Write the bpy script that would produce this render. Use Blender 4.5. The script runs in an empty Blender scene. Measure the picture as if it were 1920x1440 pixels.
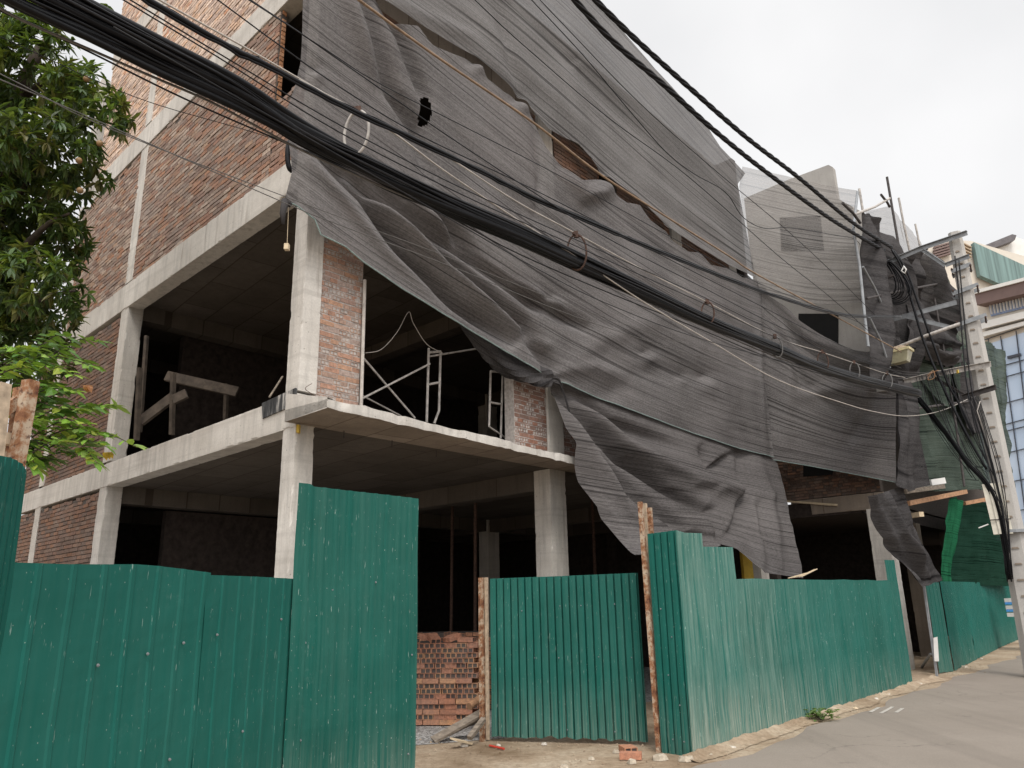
import bpy, math, random
import numpy as np
from mathutils import Vector, Matrix, noise as mnoise
random.seed(7); RNG = np.random.default_rng(7)
D = bpy.data
scene = bpy.context.scene
COL = scene.collection

# ------------------------------------------------------------------ camera
F_PX, CX, CY, EYE = 1450.0, 960.0, 720.0, 1.6
UPC = np.array([-0.01972273, -0.96208446, 0.27203768])
FWC = np.array([0.0055756, 0.27198053, 0.9622866])
RTC = np.array([0.99978994, -0.02049569, 0.0])
cam_d = D.cameras.new('camera'); cam = D.objects.new('camera', cam_d); COL.objects.link(cam)
cam_d.sensor_width = 36.0; cam_d.lens = F_PX / 1920 * 36; cam_d.clip_end = 2000; cam_d.clip_start = 0.05
cam.matrix_world = Matrix((
    (RTC[0], -RTC[1], -RTC[2], 0), (FWC[0], -FWC[1], -FWC[2], 0), (UPC[0], -UPC[1], -UPC[2], EYE), (0, 0, 0, 1)))
scene.camera = cam

# ------------------------------------------------------------------ world, sun, exposure
SUN_EL, SUN_AZ = math.radians(56), math.radians(172)
w = D.worlds.new('World'); scene.world = w; w.use_nodes = True
nt = w.node_tree; nt.nodes.clear()
out = nt.nodes.new('ShaderNodeOutputWorld')
sky = nt.nodes.new('ShaderNodeTexSky'); sky.sky_type = 'NISHITA'; sky.sun_disc = False
sky.sun_elevation = SUN_EL; sky.sun_rotation = SUN_AZ; sky.dust_density = 4.0; sky.air_density = 1.0
bg1 = nt.nodes.new('ShaderNodeBackground'); bg1.inputs[1].default_value = 0.10
nt.links.new(sky.outputs[0], bg1.inputs[0])
tc = nt.nodes.new('ShaderNodeTexCoord')
nz = nt.nodes.new('ShaderNodeTexNoise'); nz.inputs['Scale'].default_value = 1.7; nz.inputs['Detail'].default_value = 5; nz.inputs['Roughness'].default_value = 0.45
nt.links.new(tc.outputs['Generated'], nz.inputs['Vector'])
rp = nt.nodes.new('ShaderNodeValToRGB')
rp.color_ramp.elements[0].position = 0.3; rp.color_ramp.elements[0].color = (0.67, 0.675, 0.69, 1)
rp.color_ramp.elements[1].position = 0.66; rp.color_ramp.elements[1].color = (0.99, 0.985, 0.985, 1)
nt.links.new(nz.outputs['Fac'], rp.inputs[0])
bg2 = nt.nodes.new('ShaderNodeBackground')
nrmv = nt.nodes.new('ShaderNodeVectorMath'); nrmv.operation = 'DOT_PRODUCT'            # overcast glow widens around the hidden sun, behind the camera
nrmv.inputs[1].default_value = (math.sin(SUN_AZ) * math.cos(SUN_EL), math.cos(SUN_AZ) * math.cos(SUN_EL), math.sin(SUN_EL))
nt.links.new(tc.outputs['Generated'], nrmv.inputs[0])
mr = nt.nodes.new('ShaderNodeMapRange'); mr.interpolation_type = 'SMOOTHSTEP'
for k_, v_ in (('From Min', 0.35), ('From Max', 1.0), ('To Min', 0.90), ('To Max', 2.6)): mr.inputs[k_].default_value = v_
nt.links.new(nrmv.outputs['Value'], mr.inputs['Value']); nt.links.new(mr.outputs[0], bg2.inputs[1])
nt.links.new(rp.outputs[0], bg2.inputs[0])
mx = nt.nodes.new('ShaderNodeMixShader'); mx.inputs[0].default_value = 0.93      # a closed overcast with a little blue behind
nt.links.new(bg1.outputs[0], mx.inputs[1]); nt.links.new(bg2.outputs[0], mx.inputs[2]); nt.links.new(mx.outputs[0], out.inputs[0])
sun_d = D.lights.new('sun', 'SUN'); sun_d.energy = 1.5; sun_d.angle = math.radians(14); sun_d.color = (1, 0.95, 0.88)
sun = D.objects.new('sun', sun_d); COL.objects.link(sun)
sd = Vector((math.sin(SUN_AZ) * math.cos(SUN_EL), math.cos(SUN_AZ) * math.cos(SUN_EL), math.sin(SUN_EL)))
sun.rotation_euler = sd.to_track_quat('Z', 'Y').to_euler(); sun.location = (0, 0, 30)
scene.view_settings.view_transform = 'Standard'; scene.view_settings.look = 'None'
scene.view_settings.exposure = 0.2; scene.view_settings.gamma = 1.0
scene.cycles.max_bounces = 8; scene.cycles.diffuse_bounces = 2; scene.cycles.transparent_max_bounces = 12
scene.cycles.use_denoising = True

# ------------------------------------------------------------------ pixel <-> place helpers (survey of the photograph)
def ray(x, y):
    d = np.array([x - CX, y - CY, F_PX]); return np.array([d @ RTC, d @ FWC, d @ UPC])
def at_z(x, y, z):
    r = ray(x, y); return r * ((z - EYE) / r[2]) + (0, 0, EYE)
def at_d(x, y, d):
    r = ray(x, y); return r / r[1] * d + (0, 0, EYE)
def adir(az):
    return np.array([math.sin(math.radians(az)), math.cos(math.radians(az))])
def on_plane(x, y, P, az):
    d = adir(az); n = np.array([-d[1], d[0]]); r = ray(x, y)
    return r * ((n @ np.asarray(P[:2])) / (n @ r[:2])) + (0, 0, EYE)
def project(P):
    P = np.asarray(P, float) - (0, 0, EYE)
    d = P[..., 0:1] * RTC + P[..., 1:2] * FWC + P[..., 2:3] * UPC
    return CX + F_PX * d[..., 0] / d[..., 2], CY + F_PX * d[..., 1] / d[..., 2]
def z_for(xy, py):                       # height on the vertical line over xy seen at row py
    lo, hi = -1.0, 30.0
    for _ in range(50):
        m = (lo + hi) / 2
        if project((xy[0], xy[1], m))[1] > py: lo = m
        else: hi = m
    return (lo + hi) / 2
AZL, AZR = -46.0, 41.5
P0 = at_z(555, 795, 3.6)[:2]; UL = adir(AZL); UR = adir(AZR)
def B(r, l, z):                          # building frame: r along the street front, l along the left side
    p = P0 + r * UR + l * UL; return (p[0], p[1], z)
def onF(x, y, off=0.0):                  # on the street front plane, off metres out to the street
    return on_plane(x, y, P0 - off * UL, AZR)
def onL(x, y, off=0.0):
    return on_plane(x, y, P0 - off * UR, AZL)
def RLc(q):
    return np.linalg.solve(np.array([UR, UL]).T, np.asarray(q)[:2] - P0)

# ------------------------------------------------------------------ node / material helpers
def newmat(name):
    m = D.materials.new(name); m.use_nodes = True; t = m.node_tree; t.nodes.clear()
    return m, t
class NT:
    def __init__(s, t): s.t = t
    def n(s, typ, **kw):
        nd = s.t.nodes.new(typ)
        for k, v in kw.items():
            if k in nd.inputs.keys(): nd.inputs[k].default_value = v
            else: setattr(nd, k, v)
        return nd
    def l(s, a, b): s.t.links.new(a, b)
    def pos(s, scale=(1, 1, 1), uv=False):
        mp = s.n('ShaderNodeMapping'); mp.inputs['Scale'].default_value = scale
        if uv: s.l(s.n('ShaderNodeUVMap').outputs[0], mp.inputs[0])
        else: s.l(s.n('ShaderNodeNewGeometry').outputs['Position'], mp.inputs[0])
        return mp.outputs[0]
    def noise(s, scale, detail=4, rough=0.55, vec=None, dist=0.0):
        nd = s.n('ShaderNodeTexNoise'); nd.inputs['Scale'].default_value = scale; nd.inputs['Detail'].default_value = detail
        nd.inputs['Roughness'].default_value = rough; nd.inputs['Distortion'].default_value = dist
        if vec is None: vec = s.pos()
        s.l(vec, nd.inputs['Vector']); return nd.outputs['Fac']
    def ramp(s, fac, stops):
        r = s.n('ShaderNodeValToRGB'); cr = r.color_ramp
        while len(cr.elements) < len(stops): cr.elements.new(0.5)
        for e, (p, c) in zip(cr.elements, stops):
            e.position = p; e.color = (c, c, c, 1) if not hasattr(c, '__len__') else tuple(c) + (1,)
        s.l(fac, r.inputs[0]); return r.outputs[0]
    def mix(s, fac, a, b, mode='MIX'):
        m = s.n('ShaderNodeMix', data_type='RGBA', blend_type=mode)
        for i, v in ((0, fac), (6, a), (7, b)):
            if isinstance(v, bpy.types.NodeSocket): s.l(v, m.inputs[i])
            elif i == 0: m.inputs[0].default_value = v
            else: m.inputs[i].default_value = tuple(v) + (1,) if len(v) == 3 else v
        return m.outputs[2]
    def math(s, op, a, b=0.0, clamp=False):
        m = s.n('ShaderNodeMath', operation=op, use_clamp=clamp)
        for i, v in ((0, a), (1, b)):
            if isinstance(v, bpy.types.NodeSocket): s.l(v, m.inputs[i])
            else: m.inputs[i].default_value = v
        return m.outputs[0]
    def attr(s, name='Col'): return s.n('ShaderNodeAttribute', attribute_name=name).outputs['Color']
    def sep(s, v):
        x = s.n('ShaderNodeSeparateXYZ'); s.l(v, x.inputs[0]); return x.outputs
    def finish(s, col, rough=0.8, bump=None, bstr=0.3, bdist=0.01, metal=0.0, spec=0.4):
        p = s.n('ShaderNodeBsdfPrincipled'); o = s.n('ShaderNodeOutputMaterial')
        for k, v in (('Base Color', col), ('Roughness', rough), ('Metallic', metal), ('Specular IOR Level', spec)):
            if isinstance(v, bpy.types.NodeSocket): s.l(v, p.inputs[k])
            else: p.inputs[k].default_value = (tuple(v) + (1,)) if hasattr(v, '__len__') and len(v) == 3 else v
        if bump is not None:
            b = s.n('ShaderNodeBump'); b.inputs['Strength'].default_value = bstr; b.inputs['Distance'].default_value = bdist
            s.l(bump, b.inputs['Height']); s.l(b.outputs[0], p.inputs['Normal'])
        s.l(p.outputs[0], o.inputs[0]); return p

M = {}
def simple(name, c, rough=0.7, var=0.25, scale=6.0, metal=0.0, bump=0.15, spec=0.4, stretch=(1, 1, 1)):
    m, t = newmat(name); g = NT(t)
    nf = g.noise(scale, 5, 0.6, g.pos(stretch))
    lo = tuple(x * (1 - var) for x in c); hi = tuple(min(1, x * (1 + var)) for x in c)
    g.finish(g.ramp(nf, [(0.3, lo), (0.7, hi)]), rough, nf, bump, 0.01, metal, spec); M[name] = m
    return m

def concrete(name, base, stain, dark=0.45):
    m, t = newmat(name); g = NT(t)
    big = g.noise(1.3, 6, 0.6); st = g.noise(3.0, 5, 0.65, g.pos((3, 3, 0.35))); fine = g.noise(45, 4, 0.6)
    c = g.ramp(big, [(0.3, stain), (0.62, base)])
    c = g.mix(g.ramp(st, [(0.46, 0.0), (0.72, dark)]), c, tuple(x * 0.55 for x in base))
    v = g.n('ShaderNodeTexVoronoi'); v.inputs['Scale'].default_value = 9.0; g.l(g.pos(), v.inputs['Vector'])
    hole = g.ramp(v.outputs['Distance'], [(0.05, 1.0), (0.085, 0.0)])
    c = g.mix(g.math('MULTIPLY', hole, 0.7), c, tuple(x * 0.25 for x in base))
    c = g.mix(g.ramp(fine, [(0.35, 0.22), (0.6, 0.0)]), c, tuple(x * 0.5 for x in base))
    if name == 'concrete':
        pour = g.noise(1.0, 3, 0.6, g.pos((0.25, 0.25, 11))); c = g.mix(g.ramp(pour, [(0.52, 0.0), (0.68, 0.30)]), c, (0.30, 0.275, 0.245))
        drip = g.math('MULTIPLY', g.ramp(g.noise(1.0, 4, 0.65, g.pos((11, 11, 0.7))), [(0.56, 0.0), (0.70, 0.55)]), g.ramp(g.noise(0.8, 2), [(0.45, 0.0), (0.6, 1.0)])); c = g.mix(drip, c, (0.24, 0.20, 0.165))
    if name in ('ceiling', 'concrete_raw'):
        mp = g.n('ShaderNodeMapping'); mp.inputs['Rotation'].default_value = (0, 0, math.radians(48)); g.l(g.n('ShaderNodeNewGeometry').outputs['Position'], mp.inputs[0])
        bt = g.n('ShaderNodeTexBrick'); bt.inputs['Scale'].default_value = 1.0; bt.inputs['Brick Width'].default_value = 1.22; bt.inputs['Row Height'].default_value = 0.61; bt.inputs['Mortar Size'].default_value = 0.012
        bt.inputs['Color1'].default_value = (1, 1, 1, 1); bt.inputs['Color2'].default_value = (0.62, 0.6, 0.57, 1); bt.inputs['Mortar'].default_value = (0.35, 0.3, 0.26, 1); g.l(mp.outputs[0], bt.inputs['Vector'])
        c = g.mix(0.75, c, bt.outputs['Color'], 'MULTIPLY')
    h = g.math('ADD', g.math('MULTIPLY', fine, 0.35), g.math('SUBTRACT', big, hole))
    g.finish(c, 0.92, h, 0.35, 0.015, spec=0.25); M[name] = m
concrete('concrete', (0.62, 0.585, 0.535), (0.47, 0.435, 0.39), 0.7)
concrete('concrete_raw', (0.37, 0.31, 0.255), (0.27, 0.225, 0.185))
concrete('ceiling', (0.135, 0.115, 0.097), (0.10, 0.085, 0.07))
concrete('plaster', (0.42, 0.40, 0.37), (0.34, 0.32, 0.30), 0.3)
concrete('pole_concrete', (0.46, 0.44, 0.41), (0.38, 0.36, 0.34), 0.35)

def bricky(name):
    m, t = newmat(name); g = NT(t)
    c = g.attr(); n1 = g.noise(30, 5, 0.65); n2 = g.noise(1.1, 4, 0.6)
    c = g.mix(g.ramp(n1, [(0.35, 0.55), (0.62, 0.0)]), c, (0.10, 0.07, 0.055))
    c = g.mix(g.ramp(n2, [(0.45, 0.0), (0.75, 0.28)]), c, (0.34, 0.30, 0.27))
    g.finish(c, 0.93, n1, 0.5, 0.006, spec=0.2); M[name] = m
bricky('brick')
simple('mortar', (0.40, 0.36, 0.33), 0.95, 0.3, 20)
simple('mortar_dark', (0.085, 0.07, 0.06), 0.95, 0.4, 20); simple('inner_shade', (0.034, 0.025, 0.021), 0.95, 0.5, 9)  # inner surfaces: the darkness of the interior is put into the colour

def netmat(name, dark, light, alpha, trans=0.22, vs=9.0):
    m, t = newmat(name); g = NT(t)
    n1 = g.noise(1.0, 5, 0.7, g.pos((0.10, vs, 1), True)); n2 = g.noise(1.0, 3, 0.6, g.pos((0.6, vs * 6, 1), True))
    n3 = g.noise(1.0, 4, 0.6, g.pos((0.55, 0.55, 1), True)); n4 = g.noise(1.0, 2, 0.5, g.pos((110, 170, 1), True))
    n5 = g.noise(1.0, 3, 0.7, g.pos((22, 38, 1), True))
    f = g.math('ADD', g.math('MULTIPLY', n1, 0.50), g.math('ADD', g.math('MULTIPLY', n2, 0.50), g.math('MULTIPLY', n3, 0.50)))
    f = g.math('ADD', f, g.math('ADD', g.math('MULTIPLY', g.math('SUBTRACT', n4, 0.5), 0.6), g.math('MULTIPLY', g.math('SUBTRACT', n5, 0.5), 0.75)))
    c = g.ramp(f, [(0.44, dark), (0.93, light)])
    lines = g.ramp(g.noise(1.0, 3, 0.5, g.pos((0.12, vs * 2.3, 5.1), True)), [(0.56, 0.0), (0.66, 0.8)])
    c = g.mix(lines, c, tuple(x * 0.45 for x in dark))
    pale = g.ramp(g.noise(1.0, 3, 0.6, g.pos((9, 26, 2.2), True)), [(0.72, 0.0), (0.78, 0.5)])
    c = g.mix(pale, c, tuple(min(1, x * 1.7) for x in light))
    a = g.math('ADD', g.math('MULTIPLY', g.math('SUBTRACT', n2, 0.5), 0.35), alpha, True)
    df = g.n('ShaderNodeBsdfDiffuse'); tl = g.n('ShaderNodeBsdfTranslucent'); tr = g.n('ShaderNodeBsdfTransparent')
    bp = g.n('ShaderNodeBump'); bp.inputs['Strength'].default_value = 0.6; bp.inputs['Distance'].default_value = 0.02
    hh = g.math('ADD', n2, g.math('MULTIPLY', g.noise(1.0, 5, 0.65, g.pos((1.1, 2.4, 1), True)), 3.0))
    g.l(hh, bp.inputs['Height'])
    g.l(bp.outputs[0], df.inputs['Normal'])
    g.l(c, df.inputs[0]); g.l(c, tl.inputs[0])
    m1 = g.n('ShaderNodeMixShader'); m1.inputs[0].default_value = trans; g.l(df.outputs[0], m1.inputs[1]); g.l(tl.outputs[0], m1.inputs[2])
    m2 = g.n('ShaderNodeMixShader'); g.l(a, m2.inputs[0]); g.l(tr.outputs[0], m2.inputs[1]); g.l(m1.outputs[0], m2.inputs[2])
    o = g.n('ShaderNodeOutputMaterial'); g.l(m2.outputs[0], o.inputs[0]); M[name] = m
netmat('net', (0.066, 0.061, 0.060), (0.222, 0.208, 0.204), 0.90, 0.16)
netmat('net_drape', (0.034, 0.031, 0.030), (0.150, 0.138, 0.134), 0.97, 0.08)
netmat('net_top', (0.10, 0.095, 0.093), (0.235, 0.225, 0.22), 0.91, 0.16)
netmat('net_thin', (0.20, 0.188, 0.178), (0.44, 0.415, 0.395), 0.55, 0.4)
netmat('cloth_dark', (0.018, 0.017, 0.018), (0.085, 0.08, 0.08), 0.985, 0.06, 2.0)
netmat('net_green', (0.024, 0.037, 0.031), (0.105, 0.13, 0.108), 0.93, 0.12)
netmat('net_dark_green', (0.005, 0.02, 0.013), (0.02, 0.052, 0.036), 0.985, 0.06)
netmat('net_bright_green', (0.006, 0.05, 0.025), (0.025, 0.14, 0.068), 0.95, 0.2)
simple('hem', (0.20, 0.26, 0.245), 0.8, 0.3, 30)

def greenpaint():
    m, t = newmat('green_paint'); g = NT(t)
    ux = g.pos((1, 1, 1), True); v = g.sep(ux)[1]; dust = g.sep(g.attr())[0]
    big = g.noise(0.8, 4, 0.6); st = g.noise(1, 5, 0.7, g.pos((16, 0.55, 1), True)); st2 = g.noise(1, 3, 0.6, g.pos((60, 0.9, 3), True))
    c = g.ramp(big, [(0.3, (0.004, 0.078, 0.060)), (0.7, (0.008, 0.105, 0.082))])
    low = g.math('SUBTRACT', 1.0, g.math('MULTIPLY', v, 1.35), True)
    lowm = g.math('MULTIPLY', g.ramp(st2, [(0.40, 0.0), (0.66, 1.0)]), g.math('MULTIPLY', low, g.math('ADD', 0.30, g.math('MULTIPLY', dust, 1.4))))
    du = g.math('MULTIPLY', g.ramp(st, [(0.35, 0.0), (0.7, 1.0)]), dust)
    c = g.mix(g.math('MULTIPLY', dust, 0.30), c, (0.10, 0.26, 0.22))
    c = g.mix(du, c, (0.27, 0.36, 0.31))
    c = g.mix(lowm, c, (0.34, 0.35, 0.29))
    sc = g.ramp(g.noise(1, 3, 0.6, g.pos((75, 8, 2), True)), [(0.665, 0.0), (0.70, 0.6)])
    c = g.mix(sc, c, (0.42, 0.50, 0.45))
    sc2 = g.ramp(g.noise(1, 2, 0.5, g.pos((5, 4, 8), True), 2.5), [(0.66, 0.0), (0.675, 0.5), (0.69, 0.0)])
    sp = g.n('ShaderNodeTexVoronoi'); sp.inputs['Scale'].default_value = 1.0; g.l(g.pos((22, 17, 1), True), sp.inputs['Vector'])
    c = g.mix(g.ramp(sp.outputs['Distance'], [(0.04, 0.8), (0.07, 0.0)]), c, (0.42, 0.47, 0.40))
    scuff = g.math('MULTIPLY', g.ramp(g.noise(1, 4, 0.65, g.pos((2.2, 1.6, 4), True)), [(0.60, 0.0), (0.75, 1.0)]), g.ramp(g.noise(1, 5, 0.8, g.pos((18, 22, 4), True)), [(0.5, 0.0), (0.62, 0.5)]))
    c = g.mix(scuff, c, (0.22, 0.30, 0.26))
    rs = g.ramp(g.noise(1, 4, 0.7, g.pos((3.1, 2.7, 9), True)), [(0.70, 0.0), (0.78, 0.5)])
    c = g.mix(rs, c, (0.13, 0.085, 0.045))
    c = g.mix(g.math('MULTIPLY', g.sep(g.attr())[1], 0.6), c, (0.018, 0.135, 0.112))
    h = g.math('ADD', big, g.math('MULTIPLY', g.noise(2.4, 3, 0.5), 0.8))
    rg = g.ramp(st, [(0.3, 0.42), (0.7, 0.66)])
    g.finish(c, rg, h, 0.4, 0.05, spec=0.11); M['green_paint'] = m
greenpaint()

def rust():
    m, t = newmat('rust'); g = NT(t)
    n = g.noise(9, 6, 0.7); n2 = g.noise(32, 4, 0.6)
    c = g.ramp(n, [(0.42, (0.42, 0.33, 0.24)), (0.52, (0.26, 0.12, 0.055)), (0.64, (0.10, 0.035, 0.018))])
    c = g.mix(g.ramp(n2, [(0.56, 0.0), (0.64, 0.8)]), c, (0.07, 0.03, 0.02))
    g.finish(c, 0.85, n2, 0.3, 0.004); M['rust'] = m
rust()
simple('rust_pale', (0.40, 0.31, 0.22), 0.8, 0.35, 22)
simple('rust_dark', (0.07, 0.038, 0.027), 0.85, 0.5, 30)
simple('cable_black', (0.006, 0.006, 0.007), 0.3, 0.3, 20, spec=0.16)
simple('cable_dark', (0.016, 0.016, 0.018), 0.5, 0.3, 20, spec=0.2)
simple('cable_grey', (0.12, 0.115, 0.11), 0.55, 0.3, 20)
simple('cable_brown', (0.24, 0.16, 0.10), 0.6, 0.35, 14)
simple('cable_white', (0.42, 0.38, 0.34), 0.6, 0.2, 12)
simple('galvanised', (0.24, 0.25, 0.26), 0.55, 0.2, 8, metal=0.2)
simple('steel_pipe', (0.40, 0.37, 0.34), 0.6, 0.35, 14)
simple('steel_dark', (0.05, 0.042, 0.04), 0.7, 0.4, 14)
simple('lamp_cream', (0.60, 0.52, 0.30), 0.55, 0.2, 12)
simple('lamp_glass', (0.42, 0.39, 0.26), 0.3, 0.15, 8)
simple('box_cream', (0.66, 0.62, 0.52), 0.5, 0.1, 10)
simple('white_plastic', (0.58, 0.565, 0.54), 0.5, 0.08, 10)
simple('blue_plastic', (0.08, 0.28, 0.62), 0.4, 0.3, 40)
simple('yellow', (0.62, 0.42, 0.06), 0.6, 0.15, 10)
simple('wood', (0.20, 0.165, 0.13), 0.9, 0.45, 9, stretch=(1, 1, 4))
simple('wood_shaded', (0.065, 0.05, 0.038), 0.9, 0.45, 9)  # shaded copy of wood, dimness of the bay put into the colour
simple('wood_orange', (0.36, 0.20, 0.11), 0.85, 0.3, 12)
simple('wood_pale', (0.55, 0.44, 0.30), 0.85, 0.2, 12)
simple('bark', (0.055, 0.042, 0.032), 0.95, 0.4, 12)
simple('opening_shade', (0.006, 0.006, 0.006), 0.9)
simple('black_paint', (0.014, 0.014, 0.015), 0.5, 0.5, 10)
def stained():
    m, t = newmat('stained_board'); g = NT(t); n = g.noise(1, 5, 0.7, g.pos((14, 14, 1.6)))
    g.finish(g.ramp(n, [(0.42, (0.012, 0.012, 0.013)), (0.55, (0.06, 0.06, 0.06)), (0.64, (0.42, 0.40, 0.37))]), 0.6); M['stained_board'] = m
stained()
simple('red_plastic', (0.5, 0.05, 0.03), 0.5)
simple('paper', (0.55, 0.50, 0.43), 0.9, 0.12, 14)
simple('rubble', (0.42, 0.36, 0.28), 0.95, 0.35, 18)
simple('cream_wall', (0.60, 0.545, 0.47), 0.8, 0.06, 1.2)
simple('white_wall', (0.72, 0.71, 0.68), 0.8, 0.06, 1.2)
simple('soffit', (0.16, 0.11, 0.10), 0.8, 0.1, 2)
simple('green_sheet', (0.15, 0.225, 0.215), 0.7, 0.35, 1.0, stretch=(5, 5, 0.1))
simple('faded_paint', (0.40, 0.37, 0.33), 0.9, 0.3, 20)
simple('roof_dark', (0.12, 0.11, 0.115), 0.7, 0.2, 2)
simple('curtain_blue', (0.30, 0.38, 0.58), 0.7, 0.3, 6)
simple('mullion', (0.05, 0.055, 0.07), 0.5)
simple('tyre', (0.012, 0.012, 0.012), 0.8)
simple('mango', (0.20, 0.12, 0.05), 0.5, 0.3, 20)
def glassmat():
    m, t = newmat('facade_glass'); g = NT(t)
    g.finish(g.ramp(g.noise(0.35, 2), [(0.3, (0.36, 0.46, 0.60)), (0.7, (0.48, 0.57, 0.70))]), 0.08, spec=0.9); M['facade_glass'] = m  # pale blue base colour stands in for reflected sky
glassmat()
def leafmat(name):
    m, t = newmat(name); g = NT(t)
    c = g.mix(g.ramp(g.noise(25, 3), [(0.4, 0.0), (0.7, 0.3)]), g.attr(), (0.02, 0.03, 0.008))
    p = g.n('ShaderNodeBsdfPrincipled'); g.l(c, p.inputs['Base Color']); p.inputs['Roughness'].default_value = 0.5
    tl = g.n('ShaderNodeBsdfTranslucent'); g.l(g.mix(0.5, c, (0.30, 0.42, 0.03)), tl.inputs[0])
    ms = g.n('ShaderNodeMixShader'); ms.inputs[0].default_value = 0.3; g.l(p.outputs[0], ms.inputs[1]); g.l(tl.outputs[0], ms.inputs[2])
    o = g.n('ShaderNodeOutputMaterial'); g.l(ms.outputs[0], o.inputs[0]); M[name] = m
leafmat('leaf')
def groundmats():
    m, t = newmat('dirt'); g = NT(t)
    a = g.noise(0.9, 6, 0.65); b = g.noise(14, 6, 0.7); c3 = g.noise(60, 4, 0.6)
    c = g.ramp(a, [(0.32, (0.22, 0.155, 0.098)), (0.5, (0.40, 0.31, 0.22)), (0.7, (0.50, 0.42, 0.32))])
    c = g.mix(g.ramp(b, [(0.35, 0.5), (0.6, 0.0)]), c, (0.17, 0.115, 0.07))
    c = g.mix(g.ramp(c3, [(0.6, 0.0), (0.75, 0.6)]), c, (0.52, 0.46, 0.38))
    g.finish(c, 0.97, g.math('ADD', b, g.math('MULTIPLY', c3, 0.5)), 0.8, 0.03, spec=0.15); M['dirt'] = m
    m, t = newmat('gravel_grey'); g = NT(t)
    v = g.n('ShaderNodeTexVoronoi'); v.inputs['Scale'].default_value = 34; g.l(g.pos(), v.inputs['Vector'])
    c = g.mix(0.75, g.ramp(g.noise(18, 5), [(0.3, (0.16, 0.155, 0.15)), (0.7, (0.44, 0.42, 0.40))]), g.sep(v.outputs['Color'])[0], 'SOFT_LIGHT')
    g.finish(c, 0.95, v.outputs['Distance'], 0.8, 0.03); M['gravel_grey'] = m
    m, t = newmat('asphalt'); g = NT(t)
    a = g.noise(0.5, 6, 0.6); b = g.noise(110, 3, 0.6); e = g.noise(5, 5, 0.6, g.pos((1, 1, 1)))
    c = g.ramp(a, [(0.3, (0.225, 0.19, 0.157)), (0.7, (0.285, 0.244, 0.205))])
    c = g.mix(g.ramp(b, [(0.42, 0.35), (0.6, 0.0)]), c, (0.14, 0.125, 0.11))
    c = g.mix(g.ramp(e, [(0.55, 0.0), (0.75, 0.25)]), c, (0.30, 0.26, 0.215))
    vo = g.n('ShaderNodeTexVoronoi', feature='DISTANCE_TO_EDGE'); vo.inputs['Scale'].default_value = 0.55
    wv = g.n('ShaderNodeVectorMath', operation='ADD'); nn = g.n('ShaderNodeTexNoise'); nn.inputs['Scale'].default_value = 2.2; nn.inputs['Detail'].default_value = 6; g.l(g.pos(), nn.inputs['Vector'])
    g.l(g.pos(), wv.inputs[0]); g.l(nn.outputs['Color'], wv.inputs[1]); g.l(wv.outputs[0], vo.inputs['Vector'])
    cr = g.math('MULTIPLY', g.ramp(vo.outputs['Distance'], [(0.004, 1.0), (0.012, 0.0)]), g.ramp(g.noise(0.35, 3), [(0.5, 0.0), (0.62, 0.35)]))
    c = g.mix(cr, c, (0.07, 0.06, 0.05))
    mp = g.n('ShaderNodeMapping'); mp.inputs['Rotation'].default_value = (0, 0, math.radians(-41)); g.l(g.n('ShaderNodeNewGeometry').outputs['Position'], mp.inputs[0])
    mp2 = g.n('ShaderNodeMapping'); mp2.inputs['Scale'].default_value = (1.6, 0.05, 1); mp2.inputs['Rotation'].default_value = (0, 0, math.radians(41)); g.l(g.n('ShaderNodeNewGeometry').outputs['Position'], mp2.inputs[0])
    tr_ = g.noise(1.0, 4, 0.6, mp2.outputs[0]); c = g.mix(g.ramp(tr_, [(0.5, 0.0), (0.68, 0.4)]), c, (0.15, 0.128, 0.108))
    st_ = g.ramp(g.noise(1.7, 4, 0.7), [(0.62, 0.0), (0.70, 0.35)]); c = g.mix(st_, c, (0.12, 0.10, 0.085))
    g.finish(c, 0.9, b, 0.35, 0.006, spec=0.3); M['asphalt'] = m
groundmats()

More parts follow.
